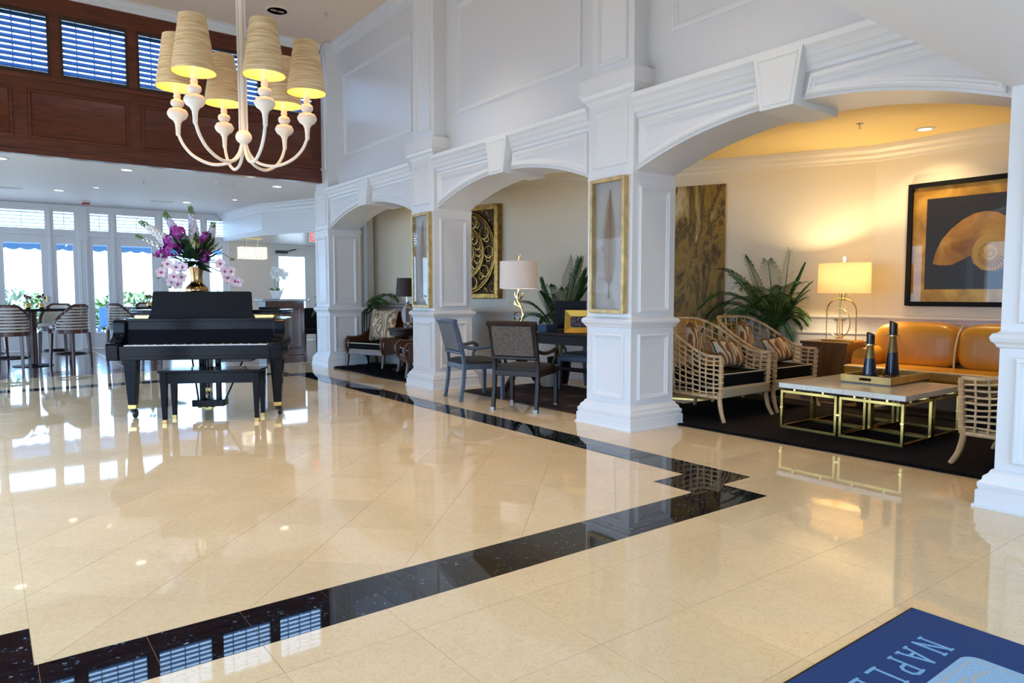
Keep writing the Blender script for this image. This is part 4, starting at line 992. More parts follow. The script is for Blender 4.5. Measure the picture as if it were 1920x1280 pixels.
# abstract canvas on the angled wall
BN = Vector((-.901, -.434, 0)); BU = Vector((-.434, .901, 0))
def absmat():
    m, nt, b = newmat('abstract_gold_paint'); tc = N(nt, 'ShaderNodeTexCoord'); mp = N(nt, 'ShaderNodeMapping'); mp.inputs['Scale'].default_value = (1.5, 1.5, .55); nt.links.new(tc.outputs['Object'], mp.inputs[0])
    n = N(nt, 'ShaderNodeTexNoise'); n.inputs['Scale'].default_value = 2.0; n.inputs['Detail'].default_value = 10; n.inputs['Roughness'].default_value = .68; n.inputs['Distortion'].default_value = .7; nt.links.new(mp.outputs[0], n.inputs[0])
    o = ramp(nt, n.outputs[0], [(.30, (.012, .008, .003)), (.40, (.10, .05, .008)), (.47, (.34, .20, .03)), (.53, (.09, .05, .01)), (.60, (.40, .26, .06)), (.70, (.62, .52, .30))])
    n2 = N(nt, 'ShaderNodeTexNoise'); n2.inputs['Scale'].default_value = 55; n2.inputs['Detail'].default_value = 3; nt.links.new(tc.outputs['Object'], n2.inputs[0]); fk = ramp(nt, n2.outputs[0], [(.68, (0, 0, 0)), (.72, (1, 1, 1))])
    n3 = N(nt, 'ShaderNodeTexNoise'); n3.inputs['Scale'].default_value = 3.2; nt.links.new(tc.outputs['Object'], n3.inputs[0]); msk = ramp(nt, n3.outputs[0], [(.52, (0, 0, 0)), (.62, (1, 1, 1))])
    mu = N(nt, 'ShaderNodeMath', operation='MULTIPLY'); nt.links.new(fk, mu.inputs[0]); nt.links.new(msk, mu.inputs[1])
    mx = N(nt, 'ShaderNodeMix', data_type='RGBA'); nt.links.new(mu.outputs[0], mx.inputs[0]); nt.links.new(o, mx.inputs[6]); mx.inputs[7].default_value = (.85, .72, .35, 1); nt.links.new(mx.outputs[2], b.inputs['Base Color'])
    b.inputs['Roughness'].default_value = .5; b.inputs['Specular IOR Level'].default_value = .3
    bp = N(nt, 'ShaderNodeBump'); bp.inputs['Strength'].default_value = .3; bp.inputs['Distance'].default_value = .01; nt.links.new(n.outputs[0], bp.inputs['Height']); nt.links.new(bp.outputs[0], b.inputs['Normal'])
    return m
pb = Vector((8.0, 3.89, 0))
def onB(s, z, h): v = pb + BU * s + BN * h; return (v.x, v.y, z)
av = obj('abstract_canvas', MB().box((1.62, .80, .002), (2.68, 2.50, .04), lambda u, v, h: onB(u, v, h)), absmat(), bevel=.003)
tag(av, 'tall abstract canvas in mottled gold and brown behind rattan chairs', 'painting')
sp_ = pb + BU * 1.92 + BN * .40
se = thing('settee', 'amber leather settee below the abstract canvas behind rattan chairs', 'settee', (sp_.x, sp_.y, 0), radians(25.7))
obj('base', MB().box((-.34, -.54, .075), (.33, .54, .34)), REDW, se, bevel=.01)
obj('plinth_trim', MB().box((-.35, -.55, .05), (.33, .55, .078)), BRASS, se, bevel=.003)
obj('seat_cushion', MB().box((-.36, -.54, .34), (.18, .54, .46)), LEATHER, se, bevel=.035, seg=4)
obj('backrest', superq(MB(), (.235, 0, .60), (.11, .545, .25), .3, .45, 36, 16), LEATHER, se, smooth=True, angle=80)
for x in (-.28, .27):
    for y in (-.47, .47): obj('foot', MB().box((x - .03, y - .03, 0), (x + .03, y + .03, .05)), DARKW, se)
# carved panel on the next wall facet
AN = Vector((-.981, -.194, 0)); AU = Vector((-.194, .981, 0)); pa = Vector((6.0, 8.04, 0))
def onA(s, z, h): v = pa + AU * s + AN * h; return (v.x, v.y, z)
cp = thing('carved_panel', 'square gilded panel carved with a round openwork medallion', 'wall art', (0, 0, 0))
s0, s1, z0, z1 = .14, 1.50, 1.10, 2.445; sc, zc = (s0 + s1) / 2, (z0 + z1) / 2
fr = MB(); wd = .07
CGOLD = mat('carved_gilt', (.36, .20, .045), .36, .75, var=.45, vscale=16)
for a_, b_ in (((s0, z0, 0), (s0 + wd, z1, .09)), ((s1 - wd, z0, 0), (s1, z1, .09)), ((s0 + wd, z0, 0), (s1 - wd, z0 + wd, .09)), ((s0 + wd, z1 - wd, 0), (s1 - wd, z1, .09))): fr.box(a_, b_, onA)
obj('frame', fr, CGOLD, cp, bevel=.006)
obj('backing', MB().box((s0 + wd, z0 + wd, .003), (s1 - wd, z1 - wd, .02), onA), mat('dark_gilt_ground', (.06, .032, .010), .6, .3), cp)
cv = MB()
def ringA(r, rad, n=56, h=.055): cv.tube([onA(sc + r * cos(2 * pi * k / n), zc + r * sin(2 * pi * k / n), h) for k in range(n)], rad, 5, closed=True)
for r, rad in ((.60, .016), (.565, .010), (.37, .016), (.34, .009), (.17, .014)): ringA(r, rad)
def lobes(n_, r0, R_, rad, ph=0):
    for k in range(n_):
        a_ = 2 * pi * k / n_ + ph; cv.tube([onA(sc + r0 * cos(a_) + R_ * cos(b_), zc + r0 * sin(a_) + R_ * sin(b_), .05) for b_ in [2 * pi * j / 14 for j in range(14)]], rad, 4, closed=True)
lobes(10, .465, .085, .011); lobes(10, .465, .045, .008, .2); lobes(16, .255, .06, .009)
random.seed(9)
for k in range(520):
    x = random.uniform(s0 + wd + .02, s1 - wd - .02); z = random.uniform(z0 + wd + .02, z1 - wd - .02); a0 = random.uniform(0, 6.28); R_ = random.uniform(.012, .03); sg = random.choice((-1, 1))
    cv.tube([onA(x + R_ * (1 - j / 9) * cos(a0 + sg * j * .75), z + R_ * (1 - j / 9) * sin(a0 + sg * j * .75), .03 + .012 * j / 7) for j in range(8)], .0055, 4)
tag(obj('carving', cv, CGOLD, cp), kind='stuff')

# ---------------------------------------------------------------- palms
def frond(L, rise, droop, nl, ll, w, seed, fold=.55):
    rr = random.Random(seed); mb = MB(); pts = []
    for i in range(13):
        s = i / 12; pts.append(Vector((L * (s - .18 * s * s), 0, rise * s - droop * s * s)))
    mb.tube(pts, [.007 * (1 - .8 * i / 12) + .0015 for i in range(13)], 5)
    for i in range(nl):
        s = .16 + .84 * i / (nl - 1); k = s * 12; j = min(int(k), 11); p = pts[j].lerp(pts[j + 1], k - j); tdir = (pts[j + 1] - pts[j]).normalized()
        side = Vector((0, 1, 0)); l = ll * (.35 + .65 * sin(pi * min(1, s * .85 + .12))) * rr.uniform(.85, 1.1)
        for sg in (-1, 1):
            d = (tdir * (.40 + .5 * s) + side * sg * (1 - .30 * s) + Vector((0, 0, fold * .25))).normalized(); nrm = Vector((0, 0, 1))
            wv = d.cross(nrm).normalized() * w * .5; m_ = p + d * l * .5 + Vector((0, 0, .0)); e = p + d * l + Vector((0, 0, -.30 * l - .05 * l * rr.random()))
            mb.add([p - wv * .5, p + wv * .5, m_ + wv, m_ - wv, e], [(0, 1, 2, 3), (3, 2, 4)])
    return mb
def palm(label, loc, n, L, rise, seed, pot_r=.16, pot_h=.30, stem=.35, ll=.3, w=.016, rng=(0, 2 * pi), potm=None, planes=(), droops=(.5, 1.5), avoid=None):
    rr = random.Random(seed); t = thing('potted_palm', label, 'plant', loc)
    obj('pot', MB().lathe([(pot_r * .72, 0), (pot_r * .95, pot_h * .6), (pot_r, pot_h), (pot_r * .88, pot_h), (pot_r * .84, pot_h - .03), (.0, pot_h - .03)], 20), potm or BLACKS, t, smooth=True, angle=50)
    o = MB()
    for k in range(6): a_ = k * 1.05; o.tube([(.04 * cos(a_), .04 * sin(a_), pot_h - .04), (.05 * cos(a_ + .3), .05 * sin(a_ + .3), pot_h + stem)], .011, 6)
    obj('stem', o, STEM, t)
    for k in range(n):
        a_ = rng[0] + (rng[1] - rng[0]) * (k + rr.uniform(-.3, .3)) / n; q = rr.uniform(.75, 1.1); el = rr.uniform(*droops)
        if avoid is not None and cos(a_ - avoid) > .45: q *= .55
        f = obj('frond', frond(L * q * (.55 + .45 * el / 1.5), rise * q * (1.35 - .45 * el), rise * q * .62 * el, 34, ll * q, w, seed * 50 + k), GREEN, t)
        f.location = (.03 * cos(a_), .03 * sin(a_), pot_h + stem - rr.uniform(0, .12)); f.rotation_euler = (0, 0, a_)
        if planes:
            Mw = Matrix.Translation(Vector(loc) + f.location) @ rot(a_); Mi = Mw.inverted()
            for vv in f.data.vertices:
                q_ = Mw @ vv.co
                for pp, nn in planes:
                    dd = (q_ - Vector(pp)).dot(Vector(nn))
                    if dd < .03: q_ = q_ + Vector(nn) * (.03 - dd * .97 if dd > 0 else .03 - dd + .03 * math.exp(dd))
                vv.co = Mi @ q_
    return t
PB_ = ((8.0 - .036, 3.89, 0), (-.901, -.434, 0)); PA_ = ((6.0 - .036, 8.04, 0), (-.981, -.194, 0))
palm('tall potted palm in the lounge corner behind the rattan chairs', (7.27, 4.62, 0), 40, .98, 1.12, 3, .17, .34, .50, .30, .012, planes=(((8.0 - .06, 3.89, 0), (-.901, -.434, 0)),), droops=(.25, 1.5), avoid=radians(-60))
palm('potted palm behind the writing desk', (5.98, 6.92, 0), 20, .62, .80, 5, .16, .34, .40, .30, .013, planes=(PB_,), droops=(.2, 1.4))
palm('potted palm behind the dark wood armchair', (5.11, 10.93, 0), 6, .80, .80, 8, .10, .5, .42, .30, .016, (-1.35, -.6), planes=(((5.44 - .05, 11.0, 0), (-.981, -.194, 0)), ((4.93, 10.9, 0), (1, 0, 0))), droops=(1.0, 1.5))
palm('potted palm beside the host stand at the bar entrance', (5.40, 12.25, 0), 7, .80, .85, 12, .17, .4, .4, .3, .02, (2.3, 4.0), droops=(.8, 1.4))
# ---------------------------------------------------------------- desk chairs (facing local +y)
def swoop(pts, w, d, sq=(1, 0, 0)): return MB().tube(smoothpts(pts, 4), w * .707, 4, sq=sq)
def desk_chair(label, loc, rz, WD, SEATM, BACKM, feet=True):
    t = thing('open_armchair', label, 'chair', loc, rz, 'carved open armchairs at the writing desk')
    for s in (-1, 1):
        x = s * .235
        b = obj('back_leg', swoop([(x, -.26, 0), (x, -.225, .20), (x, -.215, .40), (x, -.235, .55), (x, -.285, .75), (x, -.325, .86)], .038, .038), WD, t, bevel=.004)
        f = obj('front_leg', MB().taper((s * .25, .23, .40), .046, .046, (s * .25, .235, .0), .034, .034), WD, t, bevel=.004)
        if feet:
            obj('metal_foot', MB().taper((s * .25, .235, .032), .040, .040, (s * .25, .235, 0), .036, .036), DMETAL, f); obj('metal_foot', MB().taper((x, -.256, .032), .046, .046, (x, -.26, 0), .042, .042), DMETAL, b)
        a = obj('arm', MB().tube(smoothpts([(s * .245, -.235, .60), (s * .265, -.12, .575), (s * .285, .02, .585), (s * .285, .11, .60), (s * .283, .16, .58), (s * .28, .165, .55)], 4), .019, 8), WD, t, smooth=True)
        obj('arm_support', MB().tube(smoothpts([(s * .282, .13, .585), (s * .282, .145, .53), (s * .272, .10, .47), (s * .26, .13, .40)], 4), .017, 8), WD, a, smooth=True)
    obj('crest_rail', MB().tube([(-.265, -.325, .868), (-.14, -.338, .872), (0, -.342, .874), (.14, -.338, .872), (.265, -.325, .868)], .026, 8), WD, t, smooth=True)
    obj('lower_back_rail', MB().tube([(-.235, -.245, .53), (.235, -.245, .53)], .021, 6), WD, t, smooth=True)
    obj('back_panel', MB().add([(-.215, -.235, .55), (.215, -.235, .55), (.215, -.315, .85), (-.215, -.315, .85), (-.215, -.27, .55), (.215, -.27, .55), (.215, -.35, .85), (-.215, -.35, .85)],
        [(0, 1, 2, 3), (5, 4, 7, 6), (0, 4, 5, 1), (1, 5, 6, 2), (2, 6, 7, 3), (3, 7, 4, 0)]), BACKM, t, bevel=.008)
    obj('seat_frame', MB().box((-.255, -.23, .345), (.255, .25, .405)), WD, t, bevel=.006)
    obj('seat_cushion', superq(MB(), (0, .01, .415), (.255, .24, .05), .25, .8), SEATM, t, smooth=True, angle=80)
    return t
SEATD = mat('charcoal_seat_fabric', (.025, .022, .022), .8)
desk_chair('dark brown open armchair with speckled tweed back at the writing desk', (4.385, 5.61, 0), radians(-62), DARKW, SEATD, TWEED)
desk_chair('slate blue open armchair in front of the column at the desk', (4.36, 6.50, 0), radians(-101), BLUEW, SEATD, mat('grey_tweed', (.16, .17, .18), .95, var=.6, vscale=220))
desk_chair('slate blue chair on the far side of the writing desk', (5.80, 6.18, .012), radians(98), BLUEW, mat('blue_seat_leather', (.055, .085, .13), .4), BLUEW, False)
# ---------------------------------------------------------------- writing desk
DA = radians(5.7)
dk = thing('writing_desk', 'dark espresso writing desk on crossed trestle legs', 'desk', (5.20, 5.92, 0), DA)       # local y along the length
obj('top', MB().box((-.37, -.88, .715), (.37, .88, .745)), DARKW, dk, bevel=.006)
obj('apron', MB().box((-.33, -.84, .62), (.33, .84, .716)), DARKW, dk, bevel=.004)
for y in (-.70, .70):
    for s in (-1, 1):
        obj('leg', MB().tube([(s * .27, y, .62), (s * .10, y, .40), (-s * .10, y, .25), (-s * .29, y, .042)], .028, 4, sq=(0, 1, 0)), DARKW, dk, bevel=.004)
        o = MB()
        for k in range(22): f_ = k / 21; o.ball((s * .27 - s * .56 * f_, y - .035, .61 - .58 * f_), .014, 6)
        obj('rope_carving', o, BLACKS, dk, smooth=True)
obj('stretcher', MB().tube([(0, -.70, .32), (0, .70, .32)], .024, 8), DARKW, dk, smooth=True)
def dloc(a, b, z): v = rot(DA) @ Vector((a, b, 0)); return (5.20 + v.x, 5.92 + v.y, z)
# branch lamp
bl = thing('branch_lamp', 'gold branch table lamp with crystal ball and white drum shade', 'lamp', dloc(-.06, .70, .745), DA)
obj('base', MB().lathe([(.085, 0), (.085, .022), (.06, .03), (.0, .03)], 20), BLACKL, bl, smooth=True, angle=40)
br = MB().tube(smoothpts([(0, 0, .03), (.0, 0, .06), (0, -.03, .08), (0, -.07, .13), (0, -.075, .20), (0, -.05, .26), (0, -.0, .32), (0, .02, .38), (0, .0, .44), (0, 0, .50)], 3), .0115, 7)
for P in ([(0, -.06, .24), (0, -.02, .27), (0, .04, .29), (0, .07, .33)], [(0, .0, .33), (-.01, -.04, .36), (0, -.07, .40), (.01, -.065, .43)], [(0, .02, .36), (0, .06, .40), (0, .055, .44)], [(0, -.07, .15), (0, -.03, .09), (0, .04, .08), (0, .07, .12), (0, .06, .17)], [(0, .03, .28), (0, .08, .30)], [(0, -.03, .37), (0, -.05, .42)]):
    br.tube(smoothpts(P, 3), .008, 6)
obj('branch', br, GOLDM, bl, smooth=True)
obj('crystal_ball', MB().ball((0, .01, .145), .062, 20), mat('crystal', (.9, .95, 1), .0, trans=1.0), bl, smooth=True)
obj('lamp_shade', MB().lathe([(.225, .48), (.222, .80), (.218, .80), (.221, .48)], 36, cap=False), WSHADE, bl, smooth=True, angle=60)
obj('finial', MB().tube([(0, 0, .78), (0, 0, .86)], .006, 6).tube([(0, 0, .82), (.0, .035, .87)], .005, 5).tube([(0, 0, .83), (0, -.03, .88)], .005, 5), GOLDM, bl)
point('desk_lamp_bulb', (0, 0, .62), 6.0, SOFT, .04, bl)
# phone
ph = thing('telephone', 'black desk telephone with small green screen', 'telephone', dloc(-.20, .40, .745), DA)
obj('body', MB().prism([(-.10, 0), (.10, 0), (.10, .075), (-.10, .03)], -.11, .11, lambda u, v, h: (u, h, v)), BLACKP, ph, bevel=.006)
obj('handset', MB().box((-.09, .06, .05), (.11, .105, .10)), BLACKP, ph, bevel=.015, seg=3)
obj('screen', MB().add([(-.02, -.09, .050), (.08, -.09, .0735), (.08, -.01, .0735), (-.02, -.01, .050)], [(0, 1, 2, 3)]), mat('lcd_green', (.22, .30, .16), .3), ph)
# monitor
mo = thing('monitor', 'dark flat monitor seen from behind on the writing desk', 'monitor', dloc(.03, -.05, .745), DA + radians(22))
obj('panel', MB().box((-.012, -.185, .03), (.012, .185, .34)).box((-.03, -.11, .08), (-.012, .11, .26)), BLACKS, mo, bevel=.006)
obj('stand', MB().box((-.02, -.03, .01), (.02, .03, .08)).box((-.06, -.10, 0), (.07, .10, .012)), BLACKP, mo)
# gold photo frame leaning back, facing the lobby
pf = thing('photo_frame', 'wide gold photo frame with a dark group photograph on the desk', 'photo frame', dloc(-.25, -.42, .747), radians(40))
TILT = Matrix.Rotation(radians(14), 4, 'Y')
def mpf(u, v, h): q = TILT @ Vector((-h, -u, v)); return (q.x, q.y, q.z)
g = MB().rings(rect(-.145, .145, .0, .245), [(0, 0), (0, .022), (.062, .004), (.062, 0)], mpf)
obj('frame', g, mat('gilt_photo_frame', (.70, .42, .07), .3, .7), pf)
def photomat():
    m, nt, b = newmat('group_photo_print'); tc = N(nt, 'ShaderNodeTexCoord'); v = N(nt, 'ShaderNodeTexVoronoi'); v.inputs['Scale'].default_value = 38; nt.links.new(tc.outputs['Object'], v.inputs[0])
    o = ramp(nt, v.outputs['Distance'], [(.1, (.30, .27, .33)), (.45, (.06, .045, .07)), (.8, (.015, .012, .02))]); nt.links.new(o, b.inputs['Base Color']); b.inputs['Roughness'].default_value = .3; return m
obj('photo', MB().prism(rect(-.084, .084, .061, .184), .001, .003, mpf), photomat(), pf)
obj('easel_leg', MB().tube([mpf(0, .2, -.005), (.10, 0, .003)], .008, 4), GOLD, pf)
bb = obj('blue_box', MB().box((-.09, -.07, 0), (.09, .07, .085)), mat('navy_box', (.012, .04, .10), .5), bevel=.004); bb.location = dloc(-.26, .02, .746); bb.rotation_euler = (0, 0, DA); tag(bb, 'navy blue box on the desk beside the gold photo frame', 'box')
# basket / carton under the desk
wb_ = obj('waste_basket', MB().lathe([(.10, 0), (.13, .26), (.122, .26), (.095, .01), (0, .01)], 18), mat('pale_basket', (.55, .47, .36), .7), smooth=True, angle=50); wb_.location = (5.62, 6.72, .012); tag(wb_, 'pale waste basket under the writing desk', 'waste basket')

# ---------------------------------------------------------------- dark wood scoop armchairs (facing local +y, width .84)
def scoop(label, loc, rz):
    t = thing('scoop_armchair', label, 'armchair', loc, rz, 'scoop backed armchairs on the hide rug')
    w = .40
    prof = smoothpts([(0, .46, 0), (-.10, .45, 0), (-.25, .455, 0), (-.38, .50, 0), (-.50, .61, 0), (-.57, .78, 0), (-.62, .97, 0)], 3)
    prof = [(p.x, p.y) for p in prof]
    side = [(0, .22)] + prof + [(-.66, .97), (-.62, .70), (-.60, .22)]
    for s in (-1, 1):
        x0, x1 = sorted((s * w, s * (w - .035)))
        p = obj('side_panel', MB().prism(side, x0, x1, lambda u, v, h: (h, u, v)), BROWNW, t, bevel=.006)
        obj('arm_rail', MB().tube([(s * (w - .017), u, v + .008) for u, v in prof], .024, 8), BROWNW, p, smooth=True)
        obj('front_leg', MB().tube(smoothpts([(s * (w - .017), -.01, .47), (s * (w - .017), .05, .40), (s * (w - .017), .035, .30), (s * (w - .017), .0, .22), (s * (w - .017), .01, .10), (s * (w - .017), .03, 0)], 3), [.026] * 10 + [.028] * 3 + [.024, .022, .02], 8), BROWNW, t, smooth=True)
        obj('back_leg', MB().taper((s * (w - .03), -.60, .24), .05, .05, (s * (w - .03), -.64, 0), .03, .03), BROWNW, t)
    obj('front_rail', MB().box((-w + .03, -.03, .20), (w - .03, .012, .275)), BROWNW, t, bevel=.005)
    obj('back', MB().prism([(-.60, .22), (-.545, .22), (-.55, .60), (-.59, .93), (-.645, .93), (-.62, .60)], -w + .03, w - .03, lambda u, v, h: (h, u, v)), REDW, t, bevel=.005)
    obj('crest_rail', MB().box((-w - .01, -.675, .925), (w + .01, -.60, .985)), BROWNW, t, bevel=.012, seg=3)
    obj('seat_deck', MB().box((-w + .035, -.57, .23), (w - .035, -.03, .275)), BLACKF, t)
    c = obj('seat_cushion', MB().box((-w + .045, -.55, .275), (w - .045, .005, .385)), BLACKF, t, bevel=.03, seg=3)
    obj('piping', MB().tube([(-w + .05, -.0, .378), (0, .004, .380), (w - .05, 0, .378)], .006, 5).tube([(-w + .05, .0, .28), (w - .05, .0, .28)], .005, 5), PIPING, c)
    return t
scoop('dark wood scoop armchair with zebra pillow beside the far column', (4.70, 10.03, .018), radians(109.6))
scoop('dark wood scoop armchair partly hidden by the column with feather picture', (4.665, 8.72, .018), radians(70.4))
v_ = rot(radians(109.6)) @ Vector((.0, -.40, 0))
pillow('taupe zebra print pillow leaning in the scoop armchair', .56, .52, .16, ZEBRA2, (4.70 + v_.x, 10.03 + v_.y, .67), radians(12), 0, radians(109.6), 'armchair pillow')
rtb = thing('round_table', 'small round dark wood table between the scoop armchairs', 'side table', (5.0, 9.36, .018))
obj('top', MB().lathe([(.0, .60), (.215, .60), (.225, .61), (.225, .63), (.215, .64), (0, .64)], 32), DARKW, rtb, smooth=True, angle=40)
obj('apron', MB().lathe([(.20, .53), (.205, .60)], 32), DARKW, rtb, smooth=True)
obj('pedestal', MB().lathe([(.16, 0), (.16, .03), (.05, .07), (.045, .25), (.075, .40), (.13, .53)], 24), DARKW, rtb, smooth=True, angle=50)
gl = thing('glass_lamp', 'crystal table lamp with dark shade between the scoop armchairs', 'lamp', (5.06, 9.33, .658))
obj('body', MB().lathe([(.06, 0), (.065, .02), (.05, .05), (.085, .11), (.095, .20), (.08, .29), (.035, .34), (.028, .40)], 8), mat('cut_crystal', (.85, .9, .95), .03, trans=.9), gl)
obj('stem', MB().tube([(0, 0, .38), (0, 0, .52)], .012, 8), CHROME, gl)
obj('lamp_shade', MB().lathe([(.17, .465), (.15, .74), (.146, .74), (.166, .465)], 28, cap=False), DSHADE, gl, smooth=True, angle=60)
point('armchair_lamp_bulb', (0, 0, .60), 6.0, WARM, .03, gl)

# ---------------------------------------------------------------- bar tables and slat back chairs (facing local +y)
def bar_chair():
    t = thing('bar_chair', '', 'bar chair', (0, 0, 0), 0, 'slat back bar chairs')
    R = .255
    def top(a): k = min(abs(a) / radians(112), 1); return .985 - .30 * (max(0, k - .28) / .72) ** 1.1
    A = radians(112)
    def sp(a, z, r=R): k = 1 + .10 * (z - .62); return (r * k * sin(a), -r * k * cos(a) * .95, z)
    up = MB(); n = 20
    for sgn, rr_ in ((1, R - .012), (1, R - .045)): up.grid(lambda u, v: sp(-A + 2 * A * u, .60 + (top(-A + 2 * A * u) - .012 - .60) * v, rr_), n, 5)
    obj('back_upholstery', up, CREAMU, t, smooth=True, angle=80)
    for k in range(8):
        z = .625 + .047 * k; amax = A
        while top(amax) < z + .02 and amax > .3: amax -= .03
        m_ = 14; s = MB(); vs = []
        for i in range(m_):
            a = -amax + 2 * amax * i / (m_ - 1); vs += [sp(a, z, R - .008), sp(a, z, R + .006), sp(a, z + .022, R + .006), sp(a, z + .022, R - .008)]
        fs = []
        for i in range(m_ - 1):
            for j in range(4): fs.append((i * 4 + j, i * 4 + (j + 1) % 4, i * 4 + 4 + (j + 1) % 4, i * 4 + 4 + j))
        fs += [(3, 2, 1, 0), tuple((m_ - 1) * 4 + j for j in range(4))]
        obj('slat', s.add(vs, fs), REDW, t)
    obj('back_rim', MB().tube([sp(-A + 2 * A * i / 30, top(-A + 2 * A * i / 30), R - .015) for i in range(31)], .021, 8), REDW, t, smooth=True)
    for s in (-1, 1): obj('end_post', MB().tube([sp(s * A, .58, R - .012), sp(s * A, .70, R - .012)], .022, 8), REDW, t, smooth=True)
    obj('seat_frame', MB().lathe([(.20, .53), (.25, .535), (.255, .60), (.0, .60)], 24), REDW, t, smooth=True, angle=40)
    obj('seat_cushion', superq(MB(), (0, .03, .635), (.24, .25, .045), .7, .7), CREAMU, t, smooth=True, angle=80)
    for x, y in ((-.185, .185), (.185, .185), (-.165, -.185), (.165, -.185)):
        obj('leg', MB().taper((x, y, .54), .048, .048, (x * 1.08, y * 1.12, 0), .034, .034), REDW, t, bevel=.004)
    obj('foot_rail', MB().tube([(.19 * sin(a) * 1.15, .19 * cos(a) * 1.15, .20) for a in [2 * pi * k / 24 for k in range(24)]], .015, 6, closed=True), DARKW, t, smooth=True)
    return t
bc = bar_chair()
spots = [((.30, 12.93), radians(-12), 'slat back bar chair turned away at the bar table'), ((1.10, 13.33), radians(42), 'slat back bar chair at the table corner near the piano'),
         ((.98, 14.28), radians(158), 'bar chair with cream inside back facing the lobby across the table'), ((.02, 14.2), radians(200), 'bar chair at the far edge behind the bar table'),
         ((1.98, 14.15), radians(-60), 'slat back bar chair seen just above the piano lid'), ((2.55, 15.25), radians(175), 'bar chair behind the second table beyond the piano')]
for i, ((x, y), rz, lab) in enumerate(spots):
    o = bc if i == 0 else copy_tree(bc); o.location = (x, y, 0); o.rotation_euler = (0, 0, rz); o['label'] = lab
def bar_table(label, x, y):
    t = thing('bar_table', label, 'bar table', (x, y, 0), radians(10), 'pedestal bar tables')
    obj('top', MB().box((-.42, -.42, .885), (.42, .42, .92)), DARKW, t, bevel=.008)
    obj('glass_top', MB().box((-.43, -.43, .921), (.43, .43, .931)), mat('dark_glass', (.01, .03, .035), .05), t, bevel=.003)
    obj('pedestal', MB().lathe([(.075, .03), (.07, .5), (.075, .886)], 16), REDW, t, smooth=True, angle=50)
    obj('base', MB().lathe([(.28, 0), (.28, .015), (.10, .035), (0, .035)], 32), BLACKS, t, smooth=True, angle=40)
bar_table('square pedestal bar table with two bud vases', .60, 13.72)
bar_table('square pedestal bar table beyond the piano', 2.52, 14.62)
def bud_vase(label, x, y, z, seed):
    random.seed(seed); t = thing('bud_vase', label, 'flower vase', (x, y, z), 0, 'bud vases with roses')
    obj('vase', MB().lathe([(.03, 0), (.045, .02), (.04, .06), (.014, .10), (.018, .115)], 14), BRASS, t, smooth=True)
    a = MB(); b = MB(); c = MB()
    for k in range(4):
        p = (random.uniform(-.05, .05), random.uniform(-.04, .04), random.uniform(.17, .22)); a.tube([(0, 0, .1), p], .003, 4); b.ball(p, .022, 7)
        for j in range(2): q = Vector(p) * .85; petal(c, q, (random.uniform(-1, 1), random.uniform(-1, 1), .2), (0, 0, 1), .06, .025)
    obj('stem', a, STEM, t); obj('rose', b, mat('dusky_rose', (.30, .04, .06), .6), t, smooth=True); obj('leaf', c, GREEND, t)
bud_vase('brass bud vase with roses nearer the window on the bar table', .56, 13.55, .931, 1)
bud_vase('brass bud vase with roses nearer the pillar on the bar table', .75, 13.72, .931, 2)
bud_vase('brass bud vase with roses on the table beyond the piano', 2.46, 14.5, .931, 3)

# ---------------------------------------------------------------- host stand, orchid, black chairs, exit sign, crystal chandelier
hs = thing('host_stand', 'dark wood host stand with pale stone counter', 'host stand', (4.55, 13.45, 0))
obj('body', MB().box((-.36, -.24, 0), (.38, .24, 1.03)), REDW, hs, bevel=.006)
obj('counter', MB().box((-.42, -.28, 1.03), (.42, .28, 1.07)), mat('grey_stone_counter', (.30, .31, .33), .15, var=.3, vscale=14), hs, bevel=.004)
for x in (-.18, .18): obj('panel', MB().rings(rect(x - .14, x + .14, .12, .92), [(d, h * .7) for d, h in MOULD], mapy(-.24, -1)), REDW, hs)
og = thing('potted_orchid', 'white orchid in a white square bowl on the host stand', 'plant', (4.47, 13.42, 1.07))
obj('bowl', MB().lathe([(.07, 0), (.075, .01), (.135, .15), (.14, .16), (.128, .16), (.0, .13)], 4), WHITEG, og, bevel=.006)
lf = MB(); random.seed(21)
for k in range(14): a_ = k * .9; petal(lf, (0, 0, .14), (cos(a_), sin(a_), .55), (0, 0, 1), .17, .06, -.3)
obj('leaves', lf, GREENL, og)
for sg, P in ((1, [(0, 0, .14), (-.03, 0, .3), (-.06, 0, .48), (-.02, 0, .58), (.06, 0, .54)]), (2, [(0, 0, .14), (.03, 0, .30), (.02, 0, .44), (.09, 0, .50), (.17, 0, .44)])):
    s_ = obj('flower_stem', MB().tube(smoothpts(P, 3), .005, 5), STEM, og)
    mb = MB()
    for k in range(9): p = smoothpts(P, 3)[-1 - k % 8]; bloom(mb, p + Vector((random.uniform(-.05, .05), -.02, random.uniform(-.05, .05))), (random.uniform(-.5, .5), -1, .1), .055, 5, .85)
    obj('blossom', mb, FLW, s_)
def black_chair(label, x, y, rz):
    t = thing('waiting_chair', label, 'chair', (x, y, 0), rz, 'black upholstered chairs by the exit door')
    obj('seat', MB().box((-.24, -.24, .36), (.24, .24, .46)), BLACKF, t, bevel=.04, seg=3); obj('backrest', MB().box((-.24, -.27, .44), (.24, -.19, .86)), BLACKF, t, bevel=.035, seg=3)
    for sx in (-1, 1):
        for sy in (-1, 1): obj('leg', MB().taper((sx * .2, sy * .2, .37), .04, .04, (sx * .21, sy * .22, 0), .028, .028), DARKW, t)
black_chair('black upholstered chair just behind the host stand', 5.28, 13.95, radians(150)); black_chair('black upholstered chair close to the exit door', 5.75, 14.9, radians(170))
